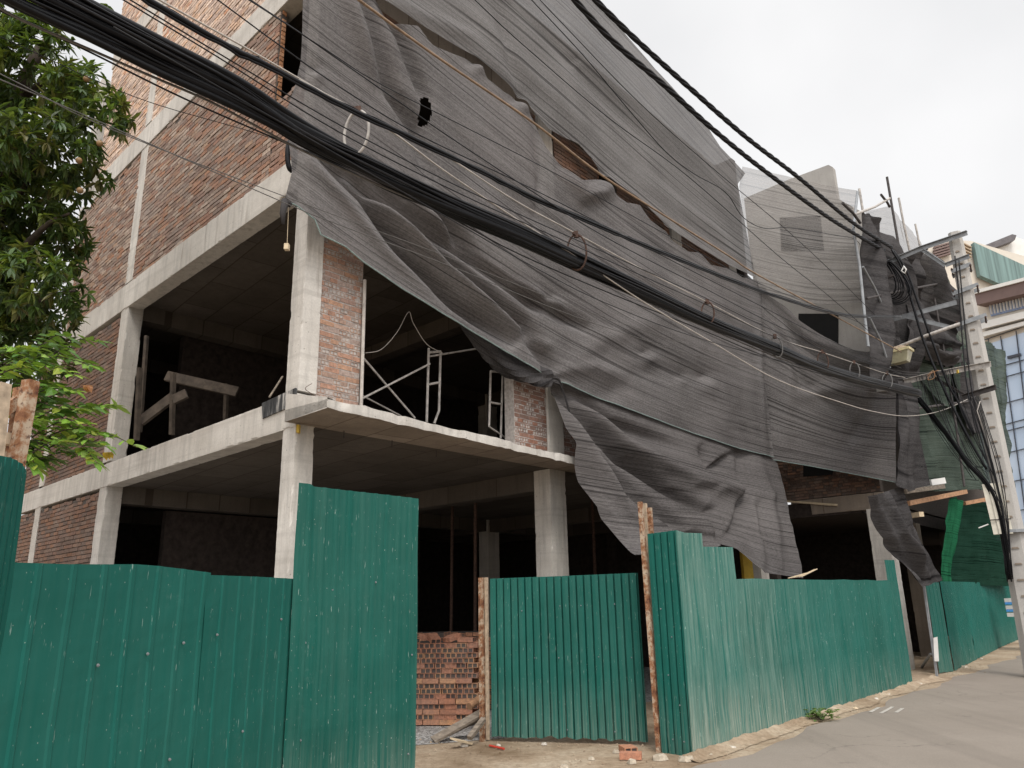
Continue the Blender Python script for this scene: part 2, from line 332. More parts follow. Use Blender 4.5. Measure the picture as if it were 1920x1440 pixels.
# ------------------------------------------------------------------ mesh helpers
class MB:
    def __init__(s): s.v = []; s.f = []; s.c = []; s.m = []; s.uv = []
    def face(s, pts, col=(1, 1, 1), mi=0, uv=None):
        i = len(s.v); s.v.extend([tuple(p) for p in pts]); s.f.append(tuple(range(i, i + len(pts)))); s.c.append(col); s.m.append(mi); s.uv.append(uv)
    def quadbox(s, a, b, c, d, ex, col=(1, 1, 1), mi=0):          # quad abcd extruded by vector ex
        a, b, c, d, ex = [np.asarray(q, float) for q in (a, b, c, d, ex)]
        A, Bq, C, Dq = a + ex, b + ex, c + ex, d + ex
        for q in ((a, b, c, d), (Dq, C, Bq, A), (a, A, Bq, b), (b, Bq, C, c), (c, C, Dq, d), (d, Dq, A, a)): s.face(q, col, mi)
    def bar(s, p, q, wdt, hgt, up=(0, 0, 1), col=(1, 1, 1), mi=0):
        p, q, up = np.asarray(p, float), np.asarray(q, float), np.asarray(up, float)
        t = q - p; t /= np.linalg.norm(t); sd_ = np.cross(t, up); sd_ /= np.linalg.norm(sd_); u2 = np.cross(sd_, t)
        a = p - sd_ * wdt / 2 - u2 * hgt / 2
        s.quadbox(a, a + sd_ * wdt, a + sd_ * wdt + u2 * hgt, a + u2 * hgt, q - p, col, mi)
    def tube(s, pts, r, n=8, col=(1, 1, 1), mi=0, cap=True):
        pts = [np.asarray(p, float) for p in pts]; rs = r if hasattr(r, '__len__') else [r] * len(pts)
        rings = []; prev = None
        for i, p in enumerate(pts):
            t = pts[min(i + 1, len(pts) - 1)] - pts[max(i - 1, 0)]; t = t / (np.linalg.norm(t) + 1e-9)
            if prev is None:
                a = np.cross(t, (0.13, 0.21, 0.97)); 
                if np.linalg.norm(a) < 1e-3: a = np.cross(t, (1, 0, 0))
            else: a = prev - t * (prev @ t)
            a = a / np.linalg.norm(a); prev = a; b = np.cross(t, a)
            i0 = len(s.v)
            for k in range(n):
                an = 2 * math.pi * k / n; s.v.append(tuple(p + rs[i] * (math.cos(an) * a + math.sin(an) * b)))
            rings.append(i0)
        for i in range(len(rings) - 1):
            for k in range(n):
                k2 = (k + 1) % n
                s.f.append((rings[i] + k, rings[i] + k2, rings[i + 1] + k2, rings[i + 1] + k)); s.c.append(col); s.m.append(mi); s.uv.append(None)
        if cap:
            for r0, rev in ((rings[0], True), (rings[-1], False)):
                ids = tuple(range(r0, r0 + n)); s.f.append(ids[::-1] if rev else ids); s.c.append(col); s.m.append(mi); s.uv.append(None)
    def build(s, name, mats, parent=None, smooth=False, keep=False):
        if not isinstance(mats, (list, tuple)): mats = [mats]
        me = D.meshes.new(name); V = np.array(s.v, float)
        off = np.zeros(3)
        if parent is None and not keep: off = np.array([(V[:, 0].min() + V[:, 0].max()) / 2, (V[:, 1].min() + V[:, 1].max()) / 2, V[:, 2].min()])
        me.from_pydata((V - off).tolist(), [], s.f)
        for m in mats: me.materials.append(M[m] if isinstance(m, str) else m)
        me.polygons.foreach_set('material_index', s.m)
        ca = me.color_attributes.new('Col', 'FLOAT_COLOR', 'CORNER'); arr = []
        for fc, c in zip(s.f, s.c): arr.extend((c[0], c[1], c[2], 1.0) * len(fc))
        ca.data.foreach_set('color', arr)
        if any(u is not None for u in s.uv):
            ul = me.uv_layers.new(name='UVMap'); ua = []
            for fc, u in zip(s.f, s.uv):
                for k in range(len(fc)): ua.extend(u[k] if u is not None else (0, 0))
            ul.data.foreach_set('uv', ua)
        if smooth: me.polygons.foreach_set('use_smooth', [True] * len(s.f))
        me.update()
        o = D.objects.new(name, me); COL.objects.link(o); o.location = off
        if parent is not None: setparent(o, parent)
        return o
def setparent(o, parent):
    o.parent = parent
    loc = parent.location if parent.parent is None else Vector((0, 0, 0))
    o.matrix_parent_inverse = Matrix.Translation(-loc)
def thing(name, label, cat, loc, group=None):
    o = D.objects.new(name, None); COL.objects.link(o); o.location = loc; o.empty_display_size = 0.2
    return tag(o, label, cat, group)
def tag(o, label, cat, group=None):
    o['label'] = label; o['category'] = cat
    if group: o['group'] = group
    return o
def struct(o): o['kind'] = 'structure'; return o
def jit(a): return (random.random() - 0.5) * 2 * a
def smoothpts(pts, n=8):
    P = [np.asarray(p, float) for p in pts]; outp = []
    for i in range(len(P) - 1):
        p0 = P[i - 1] if i else 2 * P[0] - P[1]; p3 = P[i + 2] if i + 2 < len(P) else 2 * P[-1] - P[-2]; p1, p2 = P[i], P[i + 1]
        for k in range(n):
            t = k / n
            outp.append(0.5 * (2 * p1 + (p2 - p0) * t + (2 * p0 - 5 * p1 + 4 * p2 - p3) * t * t + (3 * p1 - p0 - 3 * p2 + p3) * t ** 3))
    outp.append(P[-1]); return outp
def rough_beam(mb, a, b, c, d, ex, step=0.05, j=0.004):          # long prism (section abcd, length ex) with chipped arrises
    sec = [np.asarray(q, float) for q in (a, b, c, d)]; ex = np.asarray(ex, float); n = max(1, int(np.linalg.norm(ex) / 0.05))
    cen = sum(sec) / 4; rings = []; chip = [0, 0, 0, 0]; e_ = 0.022
    for i in range(n + 1):
        ring = []
        for k, q in enumerate(sec):
            if chip[k] <= 0 and random.random() < 0.05: chip[k] = random.randint(1, 4)
            kk = random.uniform(0.006, 0.018) if chip[k] > 0 else abs(random.gauss(0, 0.0018)); chip[k] -= 1
            p0, p1 = sec[k - 1], sec[(k + 1) % 4]; t0 = (p0 - q) / np.linalg.norm(p0 - q); t1 = (p1 - q) / np.linalg.norm(p1 - q); o = ex * i / n
            g0, g1 = random.gauss(0, 0.0006), random.gauss(0, 0.0006)
            ring += [q + t0 * e_ + t1 * g0 + o, q + (t0 + t1) * kk * 0.7 + o, q + t1 * e_ + t0 * g1 + o]
        rings.append(ring)
    for i in range(n):
        for k in range(12):
            k2 = (k + 1) % 12; mb.face((rings[i][k], rings[i][k2], rings[i + 1][k2], rings[i + 1][k]))
    mb.face(rings[0][::-1]); mb.face(rings[-1])

# ------------------------------------------------------------------ setting: ground, road
def sheet(name, pts, z, mat):
    mb = MB(); mb.face([(p[0], p[1], z) for p in pts]); return struct(mb.build(name, mat))
sheet('ground', [(-300, -300), (300, -300), (300, 300), (-300, 300)], 0.0, 'dirt')
FP = np.array([1.823, 8.891]); FAZ = 40.8; FD = adir(FAZ); FN = np.array([FD[1], -FD[0]])   # street fence line, FN to the street
e = [FP + FD * t + FN * (0.34 + 0.08 * math.sin(t * 1.7) + 0.05 * math.sin(t * 4.1)) for t in np.linspace(-1.2, 36, 90)]
far = e[-1] + adir(37) * 60
road = [(-1.2, -20), (0.35, 5.5), (0.9, 7.6)] + [tuple(p) for p in e] + [tuple(far), tuple(far + 9 * FN), (14, -20)]
sheet('road', road, 0.006, 'asphalt')
sheet('gravel_yard', [B(-6, 1.0, 0)[:2], B(-0.2, -0.2, 0)[:2], (-1.3, 9.9), (-0.2, 10.3), B(14, 0.6, 0)[:2], B(14, 9.2, 0)[:2], B(-6, 9.2, 0)[:2]], 0.005, 'gravel_grey')

# ------------------------------------------------------------------ the unfinished brick building
bld = thing('brick_building', 'unfinished brick and concrete building wrapped in dark netting, open lower floors', 'building', B(0, 0, 0))
def pbox(name, r0, r1, l0, l1, z0, z1, mat='concrete', parent=bld, rough=True, j=0.008):
    mb = MB()
    dz, dr, dl = z1 - z0, r1 - r0, l1 - l0
    if rough:
        if dz >= max(dr, dl): rough_beam(mb, B(r0, l0, z0), B(r1, l0, z0), B(r1, l1, z0), B(r0, l1, z0), (0, 0, dz), 0.12, j)
        elif dl >= dr: rough_beam(mb, B(r0, l0, z0), B(r0, l0, z1), B(r1, l0, z1), B(r1, l0, z0), np.array(B(0, l1, 0)) - B(0, l0, 0), 0.12, j)
        else: rough_beam(mb, B(r0, l0, z0), B(r0, l1, z0), B(r0, l1, z1), B(r0, l0, z1), np.array(B(r1, 0, 0)) - B(r0, 0, 0), 0.12, j)
    else: mb.quadbox(B(r0, l0, z0), B(r1, l0, z0), B(r1, l1, z0), B(r0, l1, z0), (0, 0, dz))
    return mb.build(name, mat, parent)
BRICKCOLS = [(0.36, 0.20, 0.135), (0.33, 0.19, 0.14), (0.38, 0.225, 0.155), (0.31, 0.20, 0.155), (0.28, 0.185, 0.145), (0.35, 0.24, 0.185), (0.26, 0.18, 0.145), (0.40, 0.21, 0.13)]
PALE = [(0.44, 0.33, 0.26), (0.38, 0.29, 0.235), (0.47, 0.37, 0.30), (0.33, 0.25, 0.20), (0.40, 0.27, 0.19), (0.29, 0.22, 0.185)]
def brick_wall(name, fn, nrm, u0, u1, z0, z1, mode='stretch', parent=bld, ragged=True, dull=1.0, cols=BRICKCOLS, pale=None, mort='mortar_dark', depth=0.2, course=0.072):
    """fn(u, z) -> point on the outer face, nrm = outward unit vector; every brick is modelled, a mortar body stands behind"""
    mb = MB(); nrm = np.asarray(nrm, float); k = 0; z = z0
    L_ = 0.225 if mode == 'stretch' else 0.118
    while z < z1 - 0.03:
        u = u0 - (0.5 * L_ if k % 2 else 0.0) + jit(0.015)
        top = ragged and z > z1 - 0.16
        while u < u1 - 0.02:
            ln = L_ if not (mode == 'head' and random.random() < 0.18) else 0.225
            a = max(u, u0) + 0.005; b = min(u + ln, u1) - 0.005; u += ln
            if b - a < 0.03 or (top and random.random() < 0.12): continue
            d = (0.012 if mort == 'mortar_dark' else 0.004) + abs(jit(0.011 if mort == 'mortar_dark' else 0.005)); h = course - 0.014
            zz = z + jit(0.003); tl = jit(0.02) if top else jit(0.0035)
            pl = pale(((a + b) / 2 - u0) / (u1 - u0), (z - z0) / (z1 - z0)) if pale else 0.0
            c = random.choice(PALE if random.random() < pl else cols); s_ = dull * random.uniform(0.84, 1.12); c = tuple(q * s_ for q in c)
            p = [np.array(fn(a, zz)), np.array(fn(b, zz + tl)), np.array(fn(b, zz + h + tl)), np.array(fn(a, zz + h))]
            q = [x + nrm * (d + jit(0.003)) for x in p]
            if mode == 'head' and ln < 0.2 and random.random() < 0.6:      # hollow brick end: two square cores
                def bl(s1, t1): return (q[0] * (1 - s1) + q[1] * s1) * (1 - t1) + (q[3] * (1 - s1) + q[2] * s1) * t1
                xs = [0, 0.07, 0.45, 0.55, 0.93, 1]; ys = [0, 0.14, 0.86, 1]
                for i in range(5):
                    for j_ in range(3):
                        cc = [bl(xs[i], ys[j_]), bl(xs[i + 1], ys[j_]), bl(xs[i + 1], ys[j_ + 1]), bl(xs[i], ys[j_ + 1])]
                        if i in (1, 3) and j_ == 1: mb.face([x - nrm * 0.010 for x in cc], tuple(0.30 * q_ + 0.05 for q_ in c))  # shallow core coloured dark in place of a deep shaded hole
                        else: mb.face(cc, c)
            else: mb.face(q, c)
            for i in range(4): mb.face((p[i], p[(i + 1) % 4], q[(i + 1) % 4], q[i]), c)
        z += course; k += 1
    a, b, c_, d_ = [np.array(x) for x in (fn(u0, z0), fn(u1, z0), fn(u1, z1), fn(u0, z1))]
    i0 = nrm * 0.002
    mb.quadbox(a + i0, b + i0, c_ + i0, d_ + i0, -nrm * depth, (1, 1, 1), 1)
    return mb.build(name, ['brick', mort], parent)
nL = np.array([-UR[0], -UR[1], 0.0]); nF = np.array([-UL[0], -UL[1], 0.0])
def fl(l, z): return B(0.02, l, z)
def ff(r, z): return B(r, 0.03, z)
ZF = [0.0, 3.60, 6.85, 10.10, 13.35]
RE = 12.6                                    # right end of the main front
LC = [0.0, 5.88, 9.40]                       # left-side column lines
RC = [0.0, 4.56, 9.1, 11.8]                  # street-side column lines
# columns
for fi in range(4):
    zt = ZF[fi + 1]
    for li, l0 in enumerate(LC + [3.0]):
        if li == 3: continue
        for ri, r0 in enumerate(RC):
            if ri and (li == 2 or fi == 3): continue
            zb = ZF[fi] + ((0.14 if ri else 0.40) if fi else 0.0)
            w_, d_ = (0.25, 0.28) if ri == 0 and li == 0 else ((0.26, 0.34) if ri == 0 else (0.39, 0.34))
            if ri and fi > 1 and li == 1: continue
            pbox('column', r0, r0 + w_, l0, l0 + d_, zb, zt)
# edge beams along the left side and the street front
for fi in range(1, 5):
    z = ZF[fi]; h = 0.38 if fi != 3 else 0.36
    pbox('beam', -0.012, 0.24, -0.012, 10.9 if fi < 3 else 8.80, z - 0.03 if fi == 1 else z - 0.12, z + h - 0.02, 'concrete', bld, True, 0.014)
    if fi == 4: continue
    for r0 in RC[1:]:
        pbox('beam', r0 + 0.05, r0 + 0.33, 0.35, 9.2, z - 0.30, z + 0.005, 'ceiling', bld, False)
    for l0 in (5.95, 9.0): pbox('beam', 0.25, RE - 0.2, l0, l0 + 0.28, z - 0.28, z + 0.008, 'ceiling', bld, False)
    if fi > 1: pbox('beam', 0.25, RE - 0.22, 0.09, 0.31, z - 0.1, z + 0.3, 'concrete_raw', bld, True)
# slabs: the first one carries a balcony that narrows along the front
def slab(name, outline, z0, z1, mat, par=bld):
    mb = MB(); n = len(outline); lo = [B(r, l, z0) for r, l in outline]; hi = [B(r, l, z1) for r, l in outline]
    mb.face(hi); mb.face(lo[::-1])
    for i in range(n): mb.face((lo[i], lo[(i + 1) % n], hi[(i + 1) % n], hi[i]))
    return mb.build(name, mat, par)
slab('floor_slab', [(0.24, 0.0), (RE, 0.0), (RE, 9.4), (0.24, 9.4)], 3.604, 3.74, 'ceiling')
edge = [(-0.149, -0.857), (2.744, -0.672), (4.98, -0.471), (7.5, -0.42), (RE, -0.35)]
mb = MB()                                       # balcony with a broken front lip
fr = []
for (r0, l0), (r1, l1) in zip(edge[:-1], edge[1:]):
    n = int((r1 - r0) / 0.10)
    for k in range(n): fr.append((r0 + (r1 - r0) * k / n, l0 + (l1 - l0) * k / n))
fr.append(edge[-1]); prev = None
for (r, l) in fr:
    jl, jz, jb = abs(random.gauss(0, 0.008)), random.gauss(0, 0.0045), random.gauss(0, 0.004)
    zt = 3.705 + 0.012 * math.sin(r * 3.1) + jz
    cur = (B(r, 0.0, 3.601), B(r, l + jl, 3.601 + jb), B(r, l + jl * 1.5, zt), B(r, 0.0, 3.738))
    if prev:
        for a, b in ((0, 1), (1, 2), (2, 3)): mb.face((prev[a], prev[b], cur[b], cur[a]), mi=1 if a == 0 else 0)
    else: mb.face(cur)
    prev = cur
mb.face((B(-0.149, 0, 3.601), B(-0.149, -0.857, 3.601), B(-0.149, -0.857, 3.72), B(-0.149, 0, 3.93)))
mb.face((B(-0.149, -0.857, 3.72), B(0.0, -0.80, 3.715), B(0.25, 0.0, 3.75), B(-0.149, 0, 3.93)))
mb.face((B(-0.149, 0, 3.601), B(-0.149, 0, 3.93), B(0.25, 0, 3.75), B(0.25, 0, 3.601)))
mb.build('balcony', ['concrete', 'concrete_raw'], bld)
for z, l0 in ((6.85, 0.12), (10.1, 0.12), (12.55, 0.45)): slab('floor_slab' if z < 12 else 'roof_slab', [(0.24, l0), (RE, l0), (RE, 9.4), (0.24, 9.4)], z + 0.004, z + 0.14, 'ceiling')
# short rebar stubs under the balcony edge
for px_ in ((645, 808), (735, 826), (818, 845), (896, 860)):
    q = at_z(px_[0], px_[1], 3.6); mb = MB(); mb.tube([q + (0, 0, 0.02), q - (0, 0, 0.09)], 0.006, 6); mb.build('rebar', 'steel_dark', bld)
# left side brickwork
for i, (l0, l1) in enumerate(((6.22, 9.40), (9.74, 10.9))):
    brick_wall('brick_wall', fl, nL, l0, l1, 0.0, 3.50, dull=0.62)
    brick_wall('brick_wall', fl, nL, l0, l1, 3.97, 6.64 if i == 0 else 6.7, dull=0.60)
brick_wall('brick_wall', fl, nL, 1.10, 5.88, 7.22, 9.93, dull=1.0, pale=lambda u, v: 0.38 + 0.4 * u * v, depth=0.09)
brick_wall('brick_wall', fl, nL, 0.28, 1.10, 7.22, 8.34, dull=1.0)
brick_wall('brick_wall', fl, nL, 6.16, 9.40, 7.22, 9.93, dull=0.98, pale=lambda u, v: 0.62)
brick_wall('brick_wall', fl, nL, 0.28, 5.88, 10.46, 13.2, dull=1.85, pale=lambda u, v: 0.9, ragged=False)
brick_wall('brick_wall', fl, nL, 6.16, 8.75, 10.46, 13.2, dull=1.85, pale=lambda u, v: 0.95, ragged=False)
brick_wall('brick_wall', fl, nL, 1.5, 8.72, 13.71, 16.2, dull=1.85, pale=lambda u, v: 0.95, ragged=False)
def toothed(l):                                  # brick jamb of the opening on the third storey
    return lambda r, z: B(0.03 + r, l, z)
brick_wall('brick_wall', toothed(1.10), (-UL[0], -UL[1], 0), 0.0, 0.07, 8.4, 9.95, mode='stretch', cols=[(0.5, 0.24, 0.12), (0.55, 0.3, 0.17)], depth=0.1)
# street front brickwork on the second storey and above
brick_wall('brick_pier', ff, nF, 0.25, 0.88, 3.74, 6.75, mode='head', mort='mortar', ragged=False, cols=[(0.42, 0.24, 0.17), (0.40, 0.27, 0.21), (0.38, 0.29, 0.25), (0.46, 0.27, 0.18), (0.38, 0.25, 0.2)])
brick_wall('brick_pier', ff, nF, 3.78, 4.55, 3.74, 6.75, mode='head', mort='mortar', ragged=False, dull=0.72, cols=[(0.40, 0.20, 0.14), (0.36, 0.20, 0.15), (0.32, 0.2, 0.16)])
brick_wall('brick_pier', ff, nF, 4.96, 7.2, 3.74, 6.75, mode='head', mort='mortar', ragged=False, dull=0.72, cols=[(0.40, 0.20, 0.14), (0.36, 0.20, 0.15), (0.32, 0.2, 0.16)])
for r0, r1, z0, z1 in ((0.3, 1.4, 7.2, 9.9), (3.2, 4.5, 7.2, 9.9), (5.0, 9.0, 7.2, 8.0), (9.5, 11.8, 7.2, 9.9), (0.3, 4.5, 10.45, 11.3), (5.0, 11.8, 10.45, 11.2), (9.6, 11.8, 3.74, 6.6), (5.0, 6.4, 8.9, 9.9), (7.0, 9.0, 9.0, 9.9)):
    brick_wall('brick_wall', ff, nF, r0, r1, z0, z1, ragged=False, dull=0.6)
# rear, far side and party walls inside
mb = MB(); mb.quadbox(B(0.26, 9.25, 0), B(RE, 9.25, 0), B(RE, 9.25, 12.6), B(0.26, 9.25, 12.6), tuple(UL * 0.2) + (0,)); mb.build('rear_wall', 'inner_shade', bld)
mb = MB(); mb.quadbox(B(RE - .01, -0.1, 0), B(RE - .01, 9.4, 0), B(RE - .01, 9.4, 12.6), B(RE - .01, -0.1, 12.6), tuple(UR * -0.2) + (0,)); mb.build('side_wall', 'inner_shade', bld)
mb = MB(); mb.quadbox(B(1.2, 6.3, 0.01), B(7.2, 6.3, 0.01), B(7.2, 6.3, 3.3), B(1.2, 6.3, 3.3), tuple(UL * 0.15) + (0,)); mb.build('partition_wall', 'inner_shade', bld)
mb = MB(); mb.quadbox(B(1.2, 6.3, 3.76), B(RE - .1, 6.3, 3.76), B(RE - .1, 6.3, 6.6), B(1.2, 6.3, 6.6), tuple(UL * 0.15) + (0,)); mb.build('partition_wall', 'inner_shade', bld)
# ------------------------------------------------------------------ cloth: patches stretched between four surveyed edges, with real folds
def resample(pts, n):
    P = np.array(pts, float); s = np.r_[0, np.cumsum(np.linalg.norm(np.diff(P, axis=0), axis=1))]; s /= s[-1]
    t = np.linspace(0, 1, n); return np.stack([np.interp(t, s, P[:, k]) for k in range(3)], 1)
def seg_d(px, py, line):
    best = np.full(px.shape, 1e9); tt = np.zeros(px.shape); L_ = len(line) - 1
    for i in range(L_):
        a, b = np.array(line[i], float), np.array(line[i + 1], float); ab = b - a
        t = np.clip(((px - a[0]) * ab[0] + (py - a[1]) * ab[1]) / (ab @ ab), 0, 1)
        d = np.hypot(px - a[0] - t * ab[0], py - a[1] - t * ab[1]); k = d < best
        best = np.where(k, d, best); tt = np.where(k, (i + t) / L_, tt)
    return best, tt
def cloth(name, label, mat, top, bot, left, right, nrm, nu, nv, folds=(), pinch=(), holes=(), wave=0.02, wscale=1.3, bulge=0.0, hem=False, group=None, cat='netting', gather=0.0, seed=0, pin=0.0):
    T, Bo, Lf, Rt = resample(top, nu), resample(bot, nu), resample(left, nv), resample(right, nv)
    u = np.linspace(0, 1, nu)[None, :, None]; v = np.linspace(0, 1, nv)[:, None, None]
    G = (1 - v) * T[None] + v * Bo[None] + (1 - u) * Lf[:, None] + u * Rt[:, None]
    G -= (1 - u) * (1 - v) * T[0] + u * (1 - v) * T[-1] + (1 - u) * v * Bo[0] + u * v * Bo[-1]
    nrm = np.asarray(nrm, float); nrm = nrm / np.linalg.norm(nrm)
    px, py = project(G)
    disp = bulge * np.sin(np.pi * u[..., 0]) * np.sin(np.pi * v[..., 0])
    for line, amp, wd in folds:
        amp = amp * 1.2; wd = wd * 0.72
        d, t = seg_d(px, py, line); env = np.sin(np.pi * np.clip(0.06 + 0.9 * t, 0, 1)) ** 0.6
        x = d / wd; disp = disp + amp * env * np.exp(-x * x)
    for (cx_, cy_), amp, wd in pinch:
        d = np.hypot(px - cx_, (py - cy_) * 1.5); disp = disp + amp * np.exp(-d / wd)
        disp = disp - 0.6 * amp * np.exp(-(np.hypot(px - cx_ - wd * 0.4, py - cy_ - wd * 0.9) / (wd * 0.9)) ** 2)
    nzv = np.zeros(disp.shape)
    for j in range(nv):
        for i in range(nu):
            q = G[j, i]
            nzv[j, i] = mnoise.noise((q[0] * wscale * 0.6 + seed, q[1] * wscale * 0.6, q[2] * wscale * 0.7)) + 0.45 * mnoise.noise((q[0] * wscale * 2.2 + seed, q[1] * wscale * 2.2, q[2] * wscale * 1.6))
            if gather: nzv[j, i] += gather * mnoise.noise((u[0, i, 0] * nu * 0.16 + seed * 3.1, v[j, 0, 0] * 1.4, seed)) 
    disp = disp + wave * nzv
    if pin: disp = disp * np.clip(v[..., 0] / pin, 0.0, 1.0)
    G = G + disp[..., None] * nrm
    def smz(a): k_ = max(3, len(a) // 3); q_ = np.pad(a, k_, mode='reflect', reflect_type='odd'); return np.convolve(q_, np.hanning(2 * k_ + 1) / np.hanning(2 * k_ + 1).sum(), 'valid')
    zt_, zb_ = smz(T[:, 2]), smz(Bo[:, 2]); Zv = (G[..., 2] - zb_[None]) / np.maximum(0.05, (zt_ - zb_)[None])
    H_ = np.linalg.norm(Lf[0] - Lf[-1]) * 0.5 + np.linalg.norm(Rt[0] - Rt[-1]) * 0.5
    W_ = np.linalg.norm(np.diff(Bo, axis=0), axis=1).sum()
    me = D.meshes.new(name); off = np.array([G[..., 0].mean(), G[..., 1].mean(), G[..., 2].min()])
    faces = []; uvs = []
    for j in range(nv - 1):
        for i in range(nu - 1):
            cxm, cym = px[j:j + 2, i:i + 2].mean(), py[j:j + 2, i:i + 2].mean()
            if any(((cxm - hx) * math.cos(ha) + (cym - hy) * math.sin(ha)) ** 2 / ra ** 2 + (-(cxm - hx) * math.sin(ha) + (cym - hy) * math.cos(ha)) ** 2 / rb ** 2 < 1 for hx, hy, ra, rb, ha in holes): continue
            faces.append((j * nu + i, j * nu + i + 1, (j + 1) * nu + i + 1, (j + 1) * nu + i))
            for jj, ii in ((j, i), (j, i + 1), (j + 1, i + 1), (j + 1, i)): uvs.extend((ii / (nu - 1) * W_ + seed * 7, Zv[jj, ii] * H_ + disp[jj, ii] * 0.5 + seed * 3))
    me.from_pydata((G.reshape(-1, 3) - off).tolist(), [], faces); me.materials.append(M[mat])
    ul = me.uv_layers.new(name='UVMap'); ul.data.foreach_set('uv', uvs); me.polygons.foreach_set('use_smooth', [True] * len(faces)); me.update()
    o = D.objects.new(name, me); COL.objects.link(o); o.location = off; tag(o, label, cat, group)
    if hem:
        mb = MB(); mb.tube([G[-1, i] + nrm * 0.004 for i in range(0, nu, 2)], 0.009, 5); mb.build('hem', 'hem', o)
    return o, G
nS = nF
seam = [(560, -125), (640, -62), (715, 0), (783, 47), (893, 112), (975, 183), (1030, 247), (1058, 264), (1086, 276), (1110, 303), (1130, 330), (1200, 381), (1250, 430), (1312, 472), (1368, 508), (1418, 533)]
OFF = 0.34
# upper sheet
cloth('scaffold_net', 'upper grey scaffold net hanging from the roof edge against the sky', 'net_top',
      [onF(x, y, OFF) for x, y in ((560, -420), (700, -330), (900, -190), (1050, -70), (1120, 3), (1185, 77), (1228, 128), (1327, 237), (1350, 275), (1397, 325))],
      [onF(x, y, OFF) for x, y in seam],
      [onF(x, y, OFF) for x, y in ((560, -420), (560, -125))],
      [onF(x, y, OFF) for x, y in ((1397, 325), (1383, 345), (1393, 400), (1404, 460), (1415, 521))], nS, 260, 70,
      folds=[([(860, 0), (1000, 140), (1170, 300)], 0.06, 26), ([(980, 0), (1120, 150), (1300, 330)], -0.08, 24), ([(940, 0), (960, 120), (978, 180)], -0.06, 14), ([(730, 0), (880, 70), (980, 170)], 0.07, 22), ([(1200, 330), (1330, 420), (1400, 500)], 0.05, 20)],
      pinch=[((975, 180), -0.10, 14), ((1130, 328), -0.1, 14), ((1250, 428), -0.08, 12), ((1093, 105), -0.04, 10)],
      wave=0.022, wscale=0.9, bulge=-0.12, seed=1)
# main sheet, pinned to the seam by knots and sagging between them
mtop = [(560, -125), (640, -62), (715, 2), (740, 38), (760, 46), (783, 49), (812, 84), (850, 100), (893, 114), (915, 148), (945, 172), (975, 185), (1005, 238), (1025, 278), (1055, 314), (1092, 337), (1130, 334), (1150, 362), (1175, 380), (1200, 384), (1220, 412), (1250, 433), (1262, 452), (1290, 472), (1312, 473), (1335, 496), (1368, 504), (1392, 520), (1415, 524), (1436, 536)]
mbot = [(533, 377), (555, 385), (590, 412), (602, 440), (650, 463), (680, 489), (760, 545), (860, 605), (950, 660), (1043, 712), (1100, 735), (1200, 775), (1300, 812), (1390, 842), (1453, 857)]
mfold = [([(675, -40), (713, 100), (738, 175), (780, 240), (800, 330)], -0.2, 17), ([(713, 0), (753, 67), (787, 157), (800, 200)], -0.17, 13), ([(640, -40), (670, 60), (700, 150)], 0.14, 20),
         ([(605, 290), (687, 367), (753, 467), (860, 570), (960, 640)], -0.30, 15), ([(630, 295), (733, 383), (840, 490), (980, 607), (1035, 690)], -0.32, 16), ([(700, 330), (800, 420), (900, 490), (1000, 565), (1090, 615)], -0.28, 16),
         ([(660, 330), (760, 430), (900, 560), (1020, 650)], 0.2, 13), ([(800, 370), (850, 430), (890, 482)], -0.24, 13), ([(770, 380), (880, 470), (960, 530), (1060, 590)], 0.18, 12), ([(580, 300), (640, 370), (720, 470), (800, 545)], 0.07, 14),
         ([(840, 230), (900, 330), (980, 400), (1080, 450)], -0.05, 22), ([(1060, 330), (1090, 370), (1140, 360)], 0.16, 20), ([(1000, 240), (1010, 330), (1000, 420)], -0.05, 12), ([(1433, 560), (1436, 700), (1450, 850)], -0.10, 9), ([(1425, 560), (1425, 700), (1436, 850)], 0.06, 10),
         ([(1040, 700), (1110, 690), (1200, 720)], 0.07, 20), ([(1040, 708), (1120, 640), (1230, 600)], 0.05, 26), ([(1150, 480), (1250, 540), (1400, 600)], 0.05, 30), ([(1100, 760), (1200, 700), (1330, 700)], -0.05, 30)]
cloth('scaffold_net', 'large dark grey net draped over the street front, lower edge swept up to the left', 'net',
      [onF(x, y, OFF) for x, y in mtop], [onF(x, y, OFF) for x, y in mbot],
      [onF(x, y, OFF) for x, y in ((560, -125), (568, 0), (564, 118), (554, 160), (538, 205), (540, 255), (547, 322), (533, 377))],
      [onF(x, y, OFF) for x, y in ((1436, 536), (1440, 640), (1453, 857))], nS, 430, 150, folds=mfold,
      pinch=[((1024, 560), -0.12, 20), ((1208, 660), -0.12, 16), ((1318, 706), -0.12, 20), ((1275, 704), -0.06, 12), ((893, 114), -0.12, 14), ((975, 185), -0.14, 16), ((1130, 332), -0.12, 16), ((1043, 712), -0.2, 22), ((590, 130), -0.08, 14)],
      holes=[(796, 208, 10.5, 29, 0.10)], wave=0.026, wscale=1.3, bulge=0.1, hem=True, seed=2)
